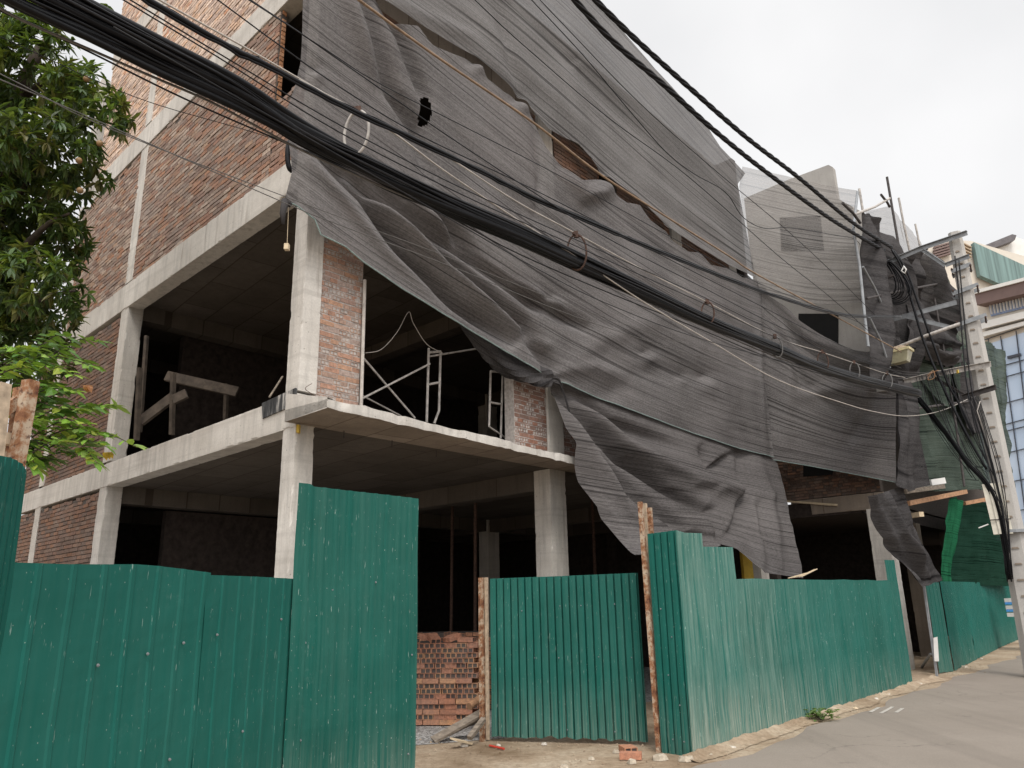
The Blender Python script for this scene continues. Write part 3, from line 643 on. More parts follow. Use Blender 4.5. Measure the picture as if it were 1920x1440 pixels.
# lower drape, fanned out from the knot down to the fence
cloth('scaffold_net', 'heavy gathered net drape fanning from its knot down onto the green fence', 'net_drape',
      [onF(x, y, o) for x, y, o in ((1044, 704, .16), (1100, 722, .10), (1200, 760, .10), (1300, 798, .10), (1390, 830, .10), (1451, 846, .10))],
      [onF(x, y, o) for x, y, o in ((1195, 1040, 1.75), (1320, 1034, 1.9), (1368, 1018, 1.9), (1436, 1074, 2.05), (1507, 1084, 2.1))],
      [onF(x, y, o) for x, y, o in ((1044, 704, .16), (1052, 745, .4), (1070, 800, .6), (1108, 900, 1.0), (1148, 972, 1.35), (1195, 1040, 1.75))],
      [onF(x, y, o) for x, y, o in ((1451, 846, .10), (1468, 900, .6), (1480, 960, 1.15), (1490, 1010, 1.6), (1507, 1084, 2.1))], nS, 190, 130,
      folds=[([(1046, 716), (1110, 800), (1170, 860), (1260, 920), (1340, 960), (1370, 1016)], -0.30, 13), ([(1046, 716), (1120, 850), (1200, 930), (1300, 1000), (1360, 1014)], -0.26, 14), ([(1050, 720), (1160, 830), (1300, 900), (1440, 930)], 0.22, 18),
             ([(1046, 718), (1090, 830), (1150, 930), (1220, 1010)], 0.20, 12), ([(1046, 716), (1150, 790), (1280, 840)], -0.2, 13), ([(1390, 850), (1400, 930), (1375, 1016)], -0.2, 13), ([(1420, 860), (1440, 960), (1460, 1060)], 0.12, 16), ([(1400, 900), (1410, 1000), (1430, 1060)], 0.12, 12),
             ([(1046, 716), (1075, 830), (1130, 950), (1190, 1035)], -0.2, 10), ([(1320, 840), (1340, 880), (1380, 850)], -0.20, 12)],
      pinch=[((1335, 910), -0.08, 14)], wave=0.035, wscale=1.5, seed=3, gather=0.25, pin=0.12)
# rolled edge of that drape under the hem of the main sheet
rl = smoothpts([onF(x, y, o) for x, y, o in ((862, 607, .15), (905, 645, .12), (950, 683, .12), (1000, 704, .2), (1042, 712, .36), (1056, 735, .36), (1070, 780, .5))], 8)
mb = MB(); N_ = 14
rings = []
for i, p in enumerate(rl):
    t = i / (len(rl) - 1); R_ = 0.02 + 0.15 * math.sin(math.pi * min(1, t * 1.25)) ** 0.8 * (1 - 0.55 * max(0, t - 0.55)) 
    if abs(t - 0.68) < 0.07: R_ *= 0.55
    ring = []
    for k in range(N_):
        an = 2 * math.pi * k / N_ + t * 5; rr = R_ * (1 + 0.28 * math.sin(3 * an + t * 9) + 0.15 * math.sin(5 * an))
        ring.append(p + rr * (math.cos(an) * np.array(nS) * 0.7 + math.sin(an) * np.array([0, 0, 1.0])))
    rings.append(ring)
for i in range(len(rings) - 1):
    for k in range(N_):
        k2 = (k + 1) % N_; mb.face((rings[i][k], rings[i][k2], rings[i + 1][k2], rings[i + 1][k]), uv=[(i * .1, k * .1), (i * .1, k * .1 + .1), (i * .1 + .1, k * .1 + .1), (i * .1 + .1, k * .1)])
tag(mb.build('rolled_net', 'cloth_dark', smooth=True), 'twisted roll of black net bunched to the knot above the brick pier', 'netting')

# right hand sheets between the main front and the corner of the wing
GA = RLc(onF(1425, 600, OFF)); GP = np.array(B(GA[0], GA[1], 0))[:2]
WC = np.array(B(14.55, -1.95, 0))[:2]; GQ = np.array(B(14.75, -2.35, 0))[:2]
GAZ = math.degrees(math.atan2(*(GQ - GP))); gd = adir(GAZ); nG = np.array([gd[1], -gd[0], 0.0])
def onG(x, y, off=0.0): return on_plane(x, y, GP + off * nG[:2], GAZ)
cloth('scaffold_net', 'lower right net sheet hanging below the cable bundle, straight right edge', 'net',
      [onG(x, y, o) for x, y, o in ((1398, 512, -.10), (1455, 560, .0), (1500, 602, .05), (1545, 632, .0), (1590, 655, .0), (1625, 660, 0), (1662, 652, 0), (1683, 650, 0.05))],
      [onG(x, y, -.04) for x, y in ((1425, 858), (1520, 874), (1600, 889), (1680, 905))],
      [onG(x, y, -0.10) for x, y in ((1398, 512), (1412, 640), (1416, 760), (1425, 858))], [onG(x, y, 0.06) for x, y in ((1683, 650), (1680, 740), (1680, 905))], nG, 150, 110,
      folds=[([(1425, 530), (1500, 640), (1560, 680), (1680, 720)], -0.16, 14), ([(1420, 530), (1470, 640), (1510, 720), (1600, 790)], -0.12, 16), ([(1540, 640), (1600, 680), (1680, 690)], 0.12, 14), ([(1660, 700), (1620, 790), (1590, 830)], -0.10, 18), ([(1500, 740), (1580, 730), (1640, 760)], 0.12, 18), ([(1470, 560), (1480, 700), (1470, 850)], 0.08, 20)],
      wave=0.04, hem=True, seed=4)
cloth('scaffold_net', 'thin see-through net stretched between the main front and the wing corner', 'net_thin',
      [onG(x, y) for x, y in ((1392, 312), (1480, 332), (1560, 350), (1607, 358))], [onG(x, y) for x, y in ((1424, 545), (1500, 566), (1560, 572), (1626, 566))],
      [onG(x, y) for x, y in ((1392, 312), (1386, 350), (1396, 420), (1424, 545))], [onG(x, y) for x, y in ((1607, 358), (1600, 420), (1610, 480), (1626, 566))], nG, 90, 70,
      folds=[([(1450, 440), (1520, 480), (1600, 470)], 0.05, 20)], wave=0.03, seed=5)

# ------------------------------------------------------------------ the wing beyond the recess
wing = thing('wing_building', 'grey plastered wing with scaffold, its side wall showing behind the thin net', 'building', B(14.6, -1.9, 0))
WR = 14.62
def onS(x, y, off=0.0):                        # side wall plane of the wing
    return on_plane(x, y, np.array(B(WR - off, 0, 0))[:2], AZL)
pbox('column', 14.5, 14.95, -1.98, -1.55, 0, 3.55, 'concrete', wing)
pbox('beam', 14.60, 14.85, -1.95, 0.3, 3.55, 3.93, 'concrete_raw', wing)
wp = [onS(x, y) for x, y in ((1395, 372), (1480, 336), (1553, 309), (1561, 313), (1570, 372), (1592, 384), (1612, 395))]
zl = [p[2] for p in wp]
mb = MB(); lo = [np.array(B(WR, RLc(p)[1], 6.3)) for p in wp]; ex = np.array([UR[0], UR[1], 0]) * 0.2
for i in range(len(wp) - 1): mb.quadbox(lo[i], lo[i + 1], wp[i + 1], wp[i], ex)
mb.build('side_wall', 'plaster', wing)
def sl(l, z): return B(WR + 0.02, l, z)
lw = RLc(wp[0])[1]; lw1 = RLc(wp[-1])[1]
def window_at(corners, name='opening'):
    q = [onS(x, y, 0.012) for x, y in corners]; mb = MB(); mb.quadbox(*q, ex * 0.05); return mb.build(name, 'opening_shade', wing)  # thin black plate on the wall, painted for the dark inside an opening
brick_wall('brick_wall', sl, nL, -1.9, 1.2, 3.95, 5.6, mode='head', parent=wing, dull=0.55, ragged=False)
q = [onS(x, y) for x, y in ((1470, 610), (1630, 570))]
window_at(((1497, 588), (1572, 588), (1572, 656), (1497, 640)))
window_at(((1462, 408), (1538, 404), (1545, 470), (1465, 470)))
window_at(((1506, 862), (1570, 862), (1560, 890), (1506, 894)))
mb = MB(); mb.quadbox(B(WR, -1.9, 5.6), B(WR, 1.2, 5.6), B(WR, 1.2, 6.3), B(WR, -1.9, 6.3), ex); mb.build('beam', 'plaster', wing)
WPL = np.array(B(14.7, -2.0, 0))[:2]; WAZ = 40.8; nW = np.array([adir(WAZ)[1], -adir(WAZ)[0], 0.0])
def onW(x, y, off=0.0): return on_plane(x, y, WPL + off * nW[:2], WAZ)
def Wp(t, off, z): p = WPL + adir(WAZ) * t + nW[:2] * off; return (p[0], p[1], z)
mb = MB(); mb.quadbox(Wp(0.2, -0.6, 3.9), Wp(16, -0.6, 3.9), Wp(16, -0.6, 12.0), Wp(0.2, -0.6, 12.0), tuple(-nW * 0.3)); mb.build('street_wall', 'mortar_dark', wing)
mb = MB(); mb.quadbox(Wp(0.0, -0.6, 3.5), Wp(16, -0.6, 3.5), Wp(16, -8, 3.5), Wp(0, -8, 3.5), (0, 0, 0.35)); mb.build('floor_slab', 'inner_shade', wing)  # slab coloured near black to carry the darkness under the deck
mb = MB(); mb.quadbox(Wp(-2.4, -6, 0), Wp(16, -6, 0), Wp(16, -6, 3.5), Wp(-2.4, -6, 3.5), tuple(-nW * 0.3)); mb.build('rear_wall', 'inner_shade', wing)
mb = MB(); mb.quadbox(Wp(16, -6, 0), Wp(16, -0.4, 0), Wp(16, -0.4, 3.5), Wp(16, -6, 3.5), (0.2, 0.25, 0)); mb.build('end_wall', 'inner_shade', wing)
mb = MB(); mb.quadbox(Wp(6.0, -6, 0), Wp(6.0, -1.2, 0), Wp(6.0, -1.2, 3.5), Wp(6.0, -6, 3.5), (0.12, 0.14, 0)); mb.build('partition_wall', 'inner_shade', wing)
for t in (4.2, 8.4, 12.5):
    mb = MB(); rough_beam(mb, Wp(t, -0.5, 0), Wp(t + .4, -0.5, 0), Wp(t + .4, -0.9, 0), Wp(t, -0.9, 0), (0, 0, 3.5)); mb.build('column', 'concrete_raw', wing)
def quadcloth(label, mat, pts, fn, nrm, off=(0, 0, 0, 0), nu=40, nv=50, seed=1, wave=0.1, folds=(), gather=0.6, name='scaffold_net', **k):
    """pts: top list, bottom list (px)"""
    tp, bt = pts; o0, o1 = off[0], off[1]
    top = [fn(x, y, o0) for x, y in tp]; bot = [fn(x, y, o1) for x, y in bt]
    def side(a, b, o): return [a, a * .5 + b * .5, b]
    return cloth(name, label, mat, top, bot, side(top[0], bot[0], 0), side(top[-1], bot[-1], 0), nrm, nu, nv, folds=folds, wave=wave, seed=seed, gather=gather, **k)
quadcloth('pale translucent net sagging between scaffold poles above the wing', 'net_thin', (((1622, 396), (1668, 386), (1680, 402), (1700, 420), (1728, 458), (1748, 490)), ((1628, 600), (1660, 610), (1690, 620), (1740, 625), (1760, 628))), onW, nW, (0.5, 0.4), 60, 50, 11, 0.08)
quadcloth('dark net on the wing corner behind the cable coil', 'cloth_dark', (((1612, 398), (1632, 400), (1650, 420), (1672, 462), (1692, 488)), ((1632, 720), (1650, 720), (1670, 715), (1700, 710), (1720, 700))), onW, nW, (0.9, 0.8), 50, 70, 12, 0.12, gather=1.8, folds=[([(1640, 420), (1655, 560), (1670, 700)], -0.4, 9), ([(1660, 450), (1690, 580), (1700, 690)], 0.4, 9), ([(1625, 410), (1635, 560), (1645, 710)], 0.3, 7)])
quadcloth('black cloth bunched in folds left of the concrete pole', 'cloth_dark', (((1688, 480), (1720, 470), (1752, 482), (1775, 540)), ((1700, 650), (1740, 678), (1770, 690), (1796, 680))), onW, nW, (1.0, 1.0), 60, 60, 13, 0.16, folds=[([(1700, 490), (1735, 550), (1790, 640)], -0.5, 9), ([(1688, 500), (1705, 580), (1745, 670)], -0.5, 9), ([(1740, 480), (1765, 560), (1795, 660)], 0.45, 9), ([(1715, 640), (1740, 668), (1780, 676)], 0.4, 9), ([(1705, 610), (1745, 650), (1790, 655)], -0.4, 8), ([(1725, 480), (1750, 540), (1770, 600)], -0.4, 8)], gather=1.8)
quadcloth('pale green net stretched behind the upper part of the concrete pole', 'net_green', (((1742, 478), (1765, 505), (1790, 545), (1812, 570)), ((1780, 720), (1800, 730), (1850, 740), (1880, 760))), onW, nW, (0.6, 0.6), 40, 50, 14, 0.08)
quadcloth('green net hanging on the wing front behind the drop cables', 'net_green', (((1682, 640), (1720, 640), (1780, 660), (1850, 640), (1884, 660)), ((1735, 922), (1775, 920), (1820, 918), (1880, 920), (1897, 925))), onW, nW, (0.7, 0.7), 90, 80, 15, 0.14, gather=1.0)
quadcloth('long black cloth strip hanging beside the right net edge', 'cloth_dark', (((1678, 715), (1690, 712), (1712, 720)), ((1682, 905), (1705, 922), (1742, 908))), onW, nW, (1.15, 1.15), 30, 50, 16, 0.12, gather=1.4)
quadcloth('dark brown cloth flap hanging in front of the wing corner column', 'cloth_dark', (((1630, 930), (1660, 922), (1692, 912)), ((1722, 1100), (1742, 1098), (1762, 1088))), onW, nW, (1.0, 1.0), 40, 60, 17, 0.10, folds=[([(1640, 940), (1670, 1010), (1735, 1090)], -0.15, 8), ([(1665, 930), (1690, 1000), (1740, 1080)], 0.15, 8)], gather=0.8)
quadcloth('bright green mesh curtain edge tied under a timber', 'net_bright_green', (((1786, 934), (1794, 932), (1803, 940)), ((1762, 1092), (1775, 1094), (1784, 1096))), onW, nW, (0.55, 0.4), 24, 60, 18, 0.07, gather=1.5)
quadcloth('deep green shade net hanging over the far fence', 'net_dark_green', (((1800, 944), (1840, 940), (1880, 950), (1898, 962)), ((1772, 1096), (1820, 1098), (1870, 1098), (1903, 1100))), onW, nW, (0.35, 0.35), 50, 40, 19, 0.08)

quadcloth('dusty grey green net hanging in pleats between the cable coil and the pole', 'net_green', (((1700, 640), (1740, 655), (1790, 650), (1820, 645)), ((1760, 760), (1790, 770), (1820, 772), (1846, 770))), onW, nW, (0.85, 0.85), 50, 40, 21, 0.12, gather=1.6)
quadcloth('black rag of netting hanging under the long crossarm beside the pole', 'cloth_dark', (((1778, 660), (1800, 655), (1826, 650)), ((1812, 800), (1832, 815), (1858, 800))), onW, nW, (0.95, 0.95), 30, 50, 22, 0.12, gather=1.8)

# ------------------------------------------------------------------ corrugated fence
PROF = {'pan': [(0, 0), (0.085, 0), (0.098, 0.016), (0.122, 0.016), (0.135, 0)], 'rib': [(0, 0), (0.04, 0.004), (0.072, 0), (0.077, -0.036), (0.086, -0.036), (0.093, 0)], 'fine': [(0, 0), (0.018, 0.0), (0.028, 0.011), (0.042, 0.011), (0.052, 0)], 'flat': [(0, 0), (0.155, 0), (0.166, 0.007), (0.19, 0.007), (0.20, 0)]}
def fence_panel(label, A, Bq, zb, zt, prof='pan', dust=0.05, dent=0.012, name='corrugated_sheet', group=None, lean=0.0, chew=0.0, cat='fence', screws=(), par=None):
    """A, Bq ground points; zb (zA, zB) feet; zt list of (u, z) along the top edge"""
    A, Bq = np.array(A[:2], float), np.array(Bq[:2], float); W_ = np.linalg.norm(Bq - A); d = (Bq - A) / W_; n = np.array([d[1], -d[0]])
    if n @ (-A) < 0: n = -n
    pr = PROF[prof]; pit = pr[-1][0]; ss = []; k = 0
    while k * pit < W_:
        for s_, o_ in pr[:-1]:
            if k * pit + s_ < W_ - 0.003: ss.append((k * pit + s_, o_))
        k += 1
    ss.append((W_, 0.0)); us = np.array([q[0] for q in ss]) / W_
    nv = 26; seed = random.random() * 50; fade = random.choice((0.0, 0.15, 0.35, 0.5)); mb = MB(); V = {}
    tu = [q[0] for q in zt]; tz = [q[1] for q in zt]
    for i, (s_, o_) in enumerate(ss):
        u = s_ / W_; z1 = np.interp(u, tu, tz); z0 = zb[0] * (1 - u) + zb[1] * u + (chew * abs(mnoise.noise((u * 9 + seed, 1, 2))) if chew else 0)
        for j in range(nv + 1):
            v = j / nv; z = z0 + (z1 - z0) * v
            q = dent * (mnoise.noise((s_ * 1.6 + seed, z * 1.3, 0)) + 0.7 * mnoise.noise((s_ * 4.5 + seed, z * 3.2, 4)) * (1.8 if v < 0.25 else 1))
            p = A + d * s_ + n * (o_ + q + lean * v)
            V[i, j] = (p[0], p[1], z)
    for i in range(len(ss) - 1):
        for j in range(nv):
            uv = [(ss[a][0] + seed, V[a, b][2]) for a, b in ((i, j), (i + 1, j), (i + 1, j + 1), (i, j + 1))]
            mb.face((V[i, j], V[i + 1, j], V[i + 1, j + 1], V[i, j + 1]), (dust, fade, 0), 0, uv)
    o = mb.build(name, 'green_paint', par); md = o.modifiers.new('thickness', 'SOLIDIFY'); md.thickness = 0.0015
    me = o.data
    if par is None: tag(o, label, cat, group)
    elif label: o['label'] = label
    for (u, z) in screws:                         # screw heads with washers
        p = A + d * (u * W_) + n * (0.006 + lean * z / 2); sm = MB()
        c0 = np.array((p[0], p[1], z)); nn = np.array((n[0], n[1], 0))
        sm.tube([c0, c0 + nn * 0.005], 0.008, 8); sm.tube([c0 + nn * 0.005, c0 + nn * 0.010], 0.0045, 6)
        sm.build('screw', 'galvanised', o)
    return o
def tops(A, Bq, pts):                              # top edge rows given at fractions along the sheet
    A, Bq = np.array(A[:2], float), np.array(Bq[:2], float)
    return [(u, z_for(A + (Bq - A) * u, py)) for u, py in pts]
# near left: two wide sheets, a taller sheet at the very left, the tall sheet right of them
LA = at_z(8, 1053, 1.81)[:2]; LM = at_z(390, 1076, 1.80)[:2]; LB = at_z(548, 1085, 1.80)[:2]
LM2 = LM + (LB - LM) * 0.02
lowf = thing('low_fence', 'wide low green sheet metal fence at the left, scuffed and splashed', 'fence', (LM[0], LM[1], 0))
fence_panel(None, LA, LM2, (0.02, 0.02), tops(LA, LM2, [(0, 1054), (0.25, 1058), (0.6, 1058), (0.8, 1066), (1, 1074)]), 'flat', 0.06, 0.010, screws=[(0.42, 1.35), (0.66, 1.38), (0.86, 1.42), (0.3, 0.62), (0.62, 0.75), (0.84, 0.83)], par=lowf)
fence_panel(None, LM, LB + (LB - LM) * 0.05, (0.02, 0.02), tops(LM, LB, [(0, 1078), (0.5, 1081), (1, 1085)]), 'flat', 0.06, 0.008, screws=[(0.12, 1.45), (0.82, 1.52), (0.45, 0.86)], par=lowf)
FA = at_d(-75, 1000, 2.35)[:2]; FB = at_d(41, 960, 3.02)[:2]
fence_panel('tall green fence sheet cut off by the left edge of the photo', FA, FB, (0.02, 0.02), tops(FA, FB, [(0, 846), (0.6, 858), (0.9, 872), (1, 890)]), 'rib', 0.04, 0.006, name='tall_fence')
TA = at_z(560, 905, 2.50)[:2]; TB = at_z(785, 935, 2.50)[:2]
fence_panel('tallest green fence sheet standing left of the open gateway', TA, TB, (0.0, 0.0), tops(TA, TB, [(0, 905), (0.06, 906), (0.1, 912), (1, 935)]), 'pan', 0.10, 0.010, screws=[(0.1, 1.35), (0.28, 1.72), (0.62, 1.78), (0.95, 1.2), (0.1, 0.7), (0.6, 0.95), (0.93, 0.45)], name='tall_fence')
# gate leaf set back, then the corner
GA_ = np.array([-0.33, 10.10]); GB_ = np.array([1.47, 9.62])
gate = thing('metal_gate', 'ribbed green gate leaf with rusty post right of the open gateway', 'gate', (GA_[0], GA_[1], 0))
fence_panel(None, GA_, GB_, (0.05, 0.03), tops(GA_, GB_, [(0, 1085), (0.5, 1080), (1, 1074)]), 'rib', 0.10, 0.010, chew=0.05, screws=[(0.22, 1.5), (0.48, 1.55), (0.62, 1.55), (0.84, 1.56), (0.3, 0.95), (0.46, 0.95), (0.72, 0.96), (0.93, 0.95), (0.5, 0.15), (0.8, 0.14)], par=gate)
C1A = np.array([1.545, 9.18]); C1B = np.array([1.83, 8.90])
stf = thing('street_fence', 'long dusty green fence along the road with stepped tall sheets at its corner', 'fence', (FP[0], FP[1], 0))
fence_panel('narrow dark green corner sheet', C1A, C1B, (0.0, -0.02), tops(C1A, C1B, [(0, 1001), (0.6, 997), (1, 994)]), 'rib', 0.05, 0.006, screws=[(0.3, 1.5), (0.6, 1.2), (0.4, 0.8), (0.7, 0.5), (0.4, 0.15), (0.75, 0.14)], par=stf)
def onFence(x, y, off=0.0): return on_plane(x, y, FP + FN * off, FAZ)
q0 = FP; q1 = onFence(1318, 1020)[:2]; q2 = onFence(1375, 1050)[:2]
fence_panel('tallest dusty sheet', q0, q1, (-0.02, 0.0), tops(q0, q1, [(0, 994), (0.3, 999), (1, 1000)]), 'fine', 0.62, 0.010, par=stf)
fence_panel('stepped down dusty sheet', q1, q2, (0, 0), tops(q1, q2, [(0, 1025), (1, 1026)]), 'fine', 0.66, 0.010, par=stf)
qe = onFence(1677, 1090)[:2]; NS_ = 6
for i in range(NS_):
    a = q2 + (qe - q2) * i / NS_; b = q2 + (qe - q2) * (i + 1) / NS_ + FD * 0.03
    a2 = a + FN * (0.003 * (i % 2)); b2 = b + FN * (0.003 * (i % 2))
    fence_panel(None, a2, b2, (0, 0.0), tops(a2, b2, [(0, 1086 + 0.5 * i), (0.5, 1086 + 0.5 * i + jit(1.5)), (1, 1086.5 + 0.5 * i)]), 'fine', (0.46, 0.34, 0.22, 0.14, 0.10, 0.14)[i], 0.012, chew=0.03, par=stf)
s0 = onFence(1660, 1060, 0.008)[:2]; s1 = onFence(1678, 1060, 0.008)[:2]
fence_panel('narrow upright strip', s0, s1, (0.0, 0.0), tops(s0, s1, [(0, 1050), (1, 1050)]), 'flat', 0.05, 0.004, par=stf)
g0 = at_z(1762, 1264, 0)[:2]; g1 = at_z(1788, 1259, 0)[:2]
fence_panel('small narrow green sheet hung right of the gap in the fence', g0, g1, (0.02, 0.0), tops(g0, g1, [(0, 1091), (1, 1092)]), 'flat', 0.05, 0.006, chew=0.04, name='small_fence')
fars = [at_z(1790, 1258, 0)[:2], at_z(1830, 1237, 0)[:2], at_z(1872, 1216, 0)[:2], at_z(1914, 1197, 0)[:2]]
farf = thing('far_fence', 'dark green fence under the deep green shade net, farthest along the road', 'fence', (fars[0][0], fars[0][1], 0))
for i in range(3):
    fence_panel(None, fars[i], fars[i + 1], (0.0, 0.0), tops(fars[i], fars[i + 1], [(0, 1090 + i), (1, 1091 + i)]), 'fine', 0.02, 0.012, chew=0.04, par=farf)
# posts
def post(label, pts, wdt, mat='rust', par=None):
    mb = MB(); mb.bar(pts[0], pts[1], wdt, wdt, up=(0.5, 0.85, 0)); o = mb.build('post', mat, par); o['label'] = label; return o
gp = at_z(908, 1390, 0)[:2]; gz = z_for(gp, 1083)
post('rusty brown post', ((gp[0] - .02, gp[1], 0), (gp[0] - .02, gp[1], gz)), 0.055, par=gate)
post('pale steel strip', ((gp[0] + .045, gp[1] - .01, 0.02), (gp[0] + .045, gp[1] - .01, gz)), 0.035, 'rust_pale', gate)
cp = np.array([1.52, 9.21])
post('tall dark rusted post', ((cp[0], cp[1], 0), (cp[0] - .03, cp[1], z_for(cp, 941))), 0.05, par=stf)
c2 = at_z(1214, 960, z_for(cp, 945))[:2]; zc = z_for(cp, 944)
for (x, wd, ztop, m_, nm) in ((1211, 0.06, 944, 'rust_pale', 'pale orange tube'), (1221, 0.05, 952, 'rust', 'short rusty tube')):
    b_ = at_d(x, 1000, cp[1] + 0.10)[:2]; zt_ = z_for(b_, ztop)
    post(nm, ((b_[0], b_[1], 0.4), (b_[0], b_[1], zt_)), wd, m_, stf)
# rusty frame standing up behind the sheet at the far left
fr_ = thing('rusty_rack', 'rust-flaked steel tube rack behind the tall sheet at the left edge', 'rack', tuple(at_d(20, 900, 3.25)[:2]) + (0,))
for (xa, ya, xb, yb, wd, dd) in ((22, 915, 58, 714, 0.050, 3.25), (6, 1000, 38, 728, 0.040, 3.33), (-16, 900, 4, 720, 0.05, 3.1)):
    mb = MB(); mb.bar(at_d(xa, ya, dd), at_d(xb, yb, dd), wd, wd, up=(0.3, 0.9, 0)); mb.build('post', 'rust' if xa > 0 else 'rust_pale', fr_)
for (xa, ya, xb, yb, wd, m_) in ((-40, 818, 36, 826, 0.05, 'rust_pale'), (-30, 800, 32, 752, 0.045, 'rust')):
    mb = MB(); mb.bar(at_d(xa, ya, 3.2), at_d(xb, yb, 3.3), wd, wd); mb.build('rail', m_, fr_)

# ------------------------------------------------------------------ brick stack, planks, loose bits
def brick_mesh():
    mb = MB(); lx, ly, lz = 0.146, 0.225, 0.062; c = (0.50, 0.235, 0.135); x0, x1, y0, y1 = -lx / 2, lx / 2, -ly / 2, ly / 2
    mb.face(((x0, y0, lz), (x1, y0, lz), (x1, y1, lz), (x0, y1, lz)), c); mb.face(((x0, y1, 0), (x1, y1, 0), (x1, y0, 0), (x0, y0, 0)), c)
    mb.face(((x0, y1, 0), (x0, y0, 0), (x0, y0, lz), (x0, y1, lz)), c); mb.face(((x1, y0, 0), (x1, y1, 0), (x1, y1, lz), (x1, y0, lz)), c)
    xs = [0, .08, .45, .55, .92, 1]; ys = [0, .1, .9, 1]
    for yy, sg in ((y0, 1), (y1, -1)):
        for i in range(5):
            for j in range(3):
                inset = 0.010 * sg if (i in (1, 3) and j == 1) else 0
                P = [(x0 + lx * xs[a] if sg > 0 else x1 - lx * xs[a], yy + inset, lz * ys[b]) for a, b in ((i, j), (i + 1, j), (i + 1, j + 1), (i, j + 1))]
                mb.face(P, (0.055, 0.045, 0.045) if inset else c)  # shallow core floors painted dark, standing for the shade of deep hollows
                if inset:
                    for k in range(4):
                        a_, b_ = P[k], P[(k + 1) % 4]; mb.face((a_, b_, (b_[0], yy, b_[2]), (a_[0], yy, a_[2])), (0.12, 0.06, 0.04))
    return mb
bm0 = brick_mesh().build('hollow_brick', 'brick', keep=True)
bvar = [bm0.data]
for s_ in (0.78, 1.12, 0.92, -1.0):
    me = bm0.data.copy(); ca = me.color_attributes['Col']; arr = np.zeros(len(ca.data) * 4, 'f'); ca.data.foreach_get('color', arr); arr = arr.reshape(-1, 4)
    if s_ < 0: arr[:, :3] = np.where(arr[:, :1] < 0.2, np.array([[0.46, 0.22, 0.13]]), arr[:, :3]); s_ = 1.0
    arr[:, :3] *= (s_, s_ * (1.1 if s_ > 1 else 0.95), s_); ca.data.foreach_set('color', arr.ravel()); bvar.append(me)
SO = at_z(893, 1362, 0)[:2]; SAZ = 90 + 7.0; sx = adir(SAZ); sy = np.array([-sx[1], sx[0]]) ; sy = sy if sy[1] > 0 else -sy
rotz = math.atan2(sx[1], sx[0]); nb = [0]; first = [True]
def put_brick(x, y, z, rz=0.0, label='orange hollow brick in the neat stack inside the gateway', group='bricks in the stack', rx=0.0):
    global bm0
    if first[0]: o = bm0; first[0] = False
    else: o = bm0.copy(); COL.objects.link(o)
    o.data = random.choice(bvar[:4] * 3 + bvar[4:] * 2)
    p = SO + sx * x + sy * y; o.location = (p[0], p[1], z); o.rotation_euler = (rx, 0, rotz + rz); tag(o, label, 'brick', group); return o
NC = 16; SW = 1.22
for k in range(NC):
    z = 0.02 + k * 0.066
    if k in (0, 2, 4, 8):                            # stretcher courses
        for i in range(5): put_brick(-SW + 0.13 + i * 0.232 + jit(.01), 0.06 + jit(0.008), z, math.pi / 2 + jit(0.02))
    else:
        for i in range(8): put_brick(-SW + 0.08 + i * 0.151 + (0.03 if k % 2 else -0.02) + jit(.006), 0.115 + jit(0.010), z, jit(0.03))
    if k >= 6 or k % 2:
        for j in range(3): put_brick(-0.115 + jit(0.007), 0.32 + j * 0.152, z, math.pi / 2 + jit(0.03))
for (x, y, rz, rx) in ((-0.95, 0.12, 0.9, 0.0), (-0.62, 0.1, 0.5, 0.35), (-0.36, 0.14, -0.6, 0.25), (-0.15, 0.13, 1.4, 0.0), (-0.75, 0.3, 1.2, 0.2), (-1.1, 0.3, 0.2, 0)):
    put_brick(x, y, 0.02 + NC * 0.066 + 0.004 + (0.03 if rx else 0), rz, 'loose brick thrown askew on top of the brick stack', 'loose bricks on the stack', rx)
mb = MB()                                           # body of the stack behind the visible courses: more bricks, as one mass
for (xa, xb, ya, yb, h) in ((-SW + 0.02, -0.26, 0.26, 1.4, NC * 0.0655), (-SW - 0.2, 0.6, 1.6, 2.3, NC * 0.066 + 0.10)):
    def mfun(u, z, ya=ya): p = SO + sx * u + sy * ya; return (p[0], p[1], z)
    brick_wall('brick_pile', mfun, tuple(-sy) + (0,), xa, xb, 0.02, h, mode='head', parent=None, ragged=True, depth=yb - ya, cols=[(0.5, 0.24, 0.14), (0.42, 0.2, 0.12)])
piles = [o for o in COL.objects if o.name.startswith('brick_pile')]
tag(piles[0], 'core of the brick stack right behind its front courses', 'brick pile'); tag(piles[1], 'second brick pile in the dark behind the front stack', 'brick pile')
# planks by the gate post
for i, (xa, ya, xb, yb, wd, th, m_, nm) in enumerate((
        (812, 1388, 905, 1345, 0.14, 0.03, 'wood', 'long grey plank, lowest of the boards leaning by the gate post'), (848, 1340, 905, 1318, 0.07, 0.06, 'wood_pale', 'round pale log end lying over the boards at the gate post'),
        (838, 1376, 908, 1352, 0.10, 0.03, 'wood', 'broken grey board in the middle of the timber heap'), (880, 1384, 907, 1350, 0.06, 0.05, 'wood', 'short grey offcut standing at the gate post foot'), (850, 1386, 880, 1382, 0.1, 0.02, 'wood_pale', 'small splintered offcut lying flat before the timber heap'))):
    za = 0.03 + 0.02 * i; zb_ = (0.30, 0.42, 0.24, 0.26, 0.03)[i]
    a = at_z(xa, ya, za); b = at_d(xb, yb, a[1] + 0.25); b[2] = zb_; mb = MB(); mb.bar(a, b, wd, th, up=(0, -0.3, 1)); tag(mb.build('plank', m_), nm, 'plank', 'timber by the gate post')
q = at_z(885, 1320, 0.45); mb = MB(); mb.tube([at_d(880, 1325, 10.9), at_d(905, 1306, 11.1)], 0.05, 12); tag(mb.build('clay_pipe', 'wood_orange'), 'short orange pipe on top of the timber heap', 'pipe')
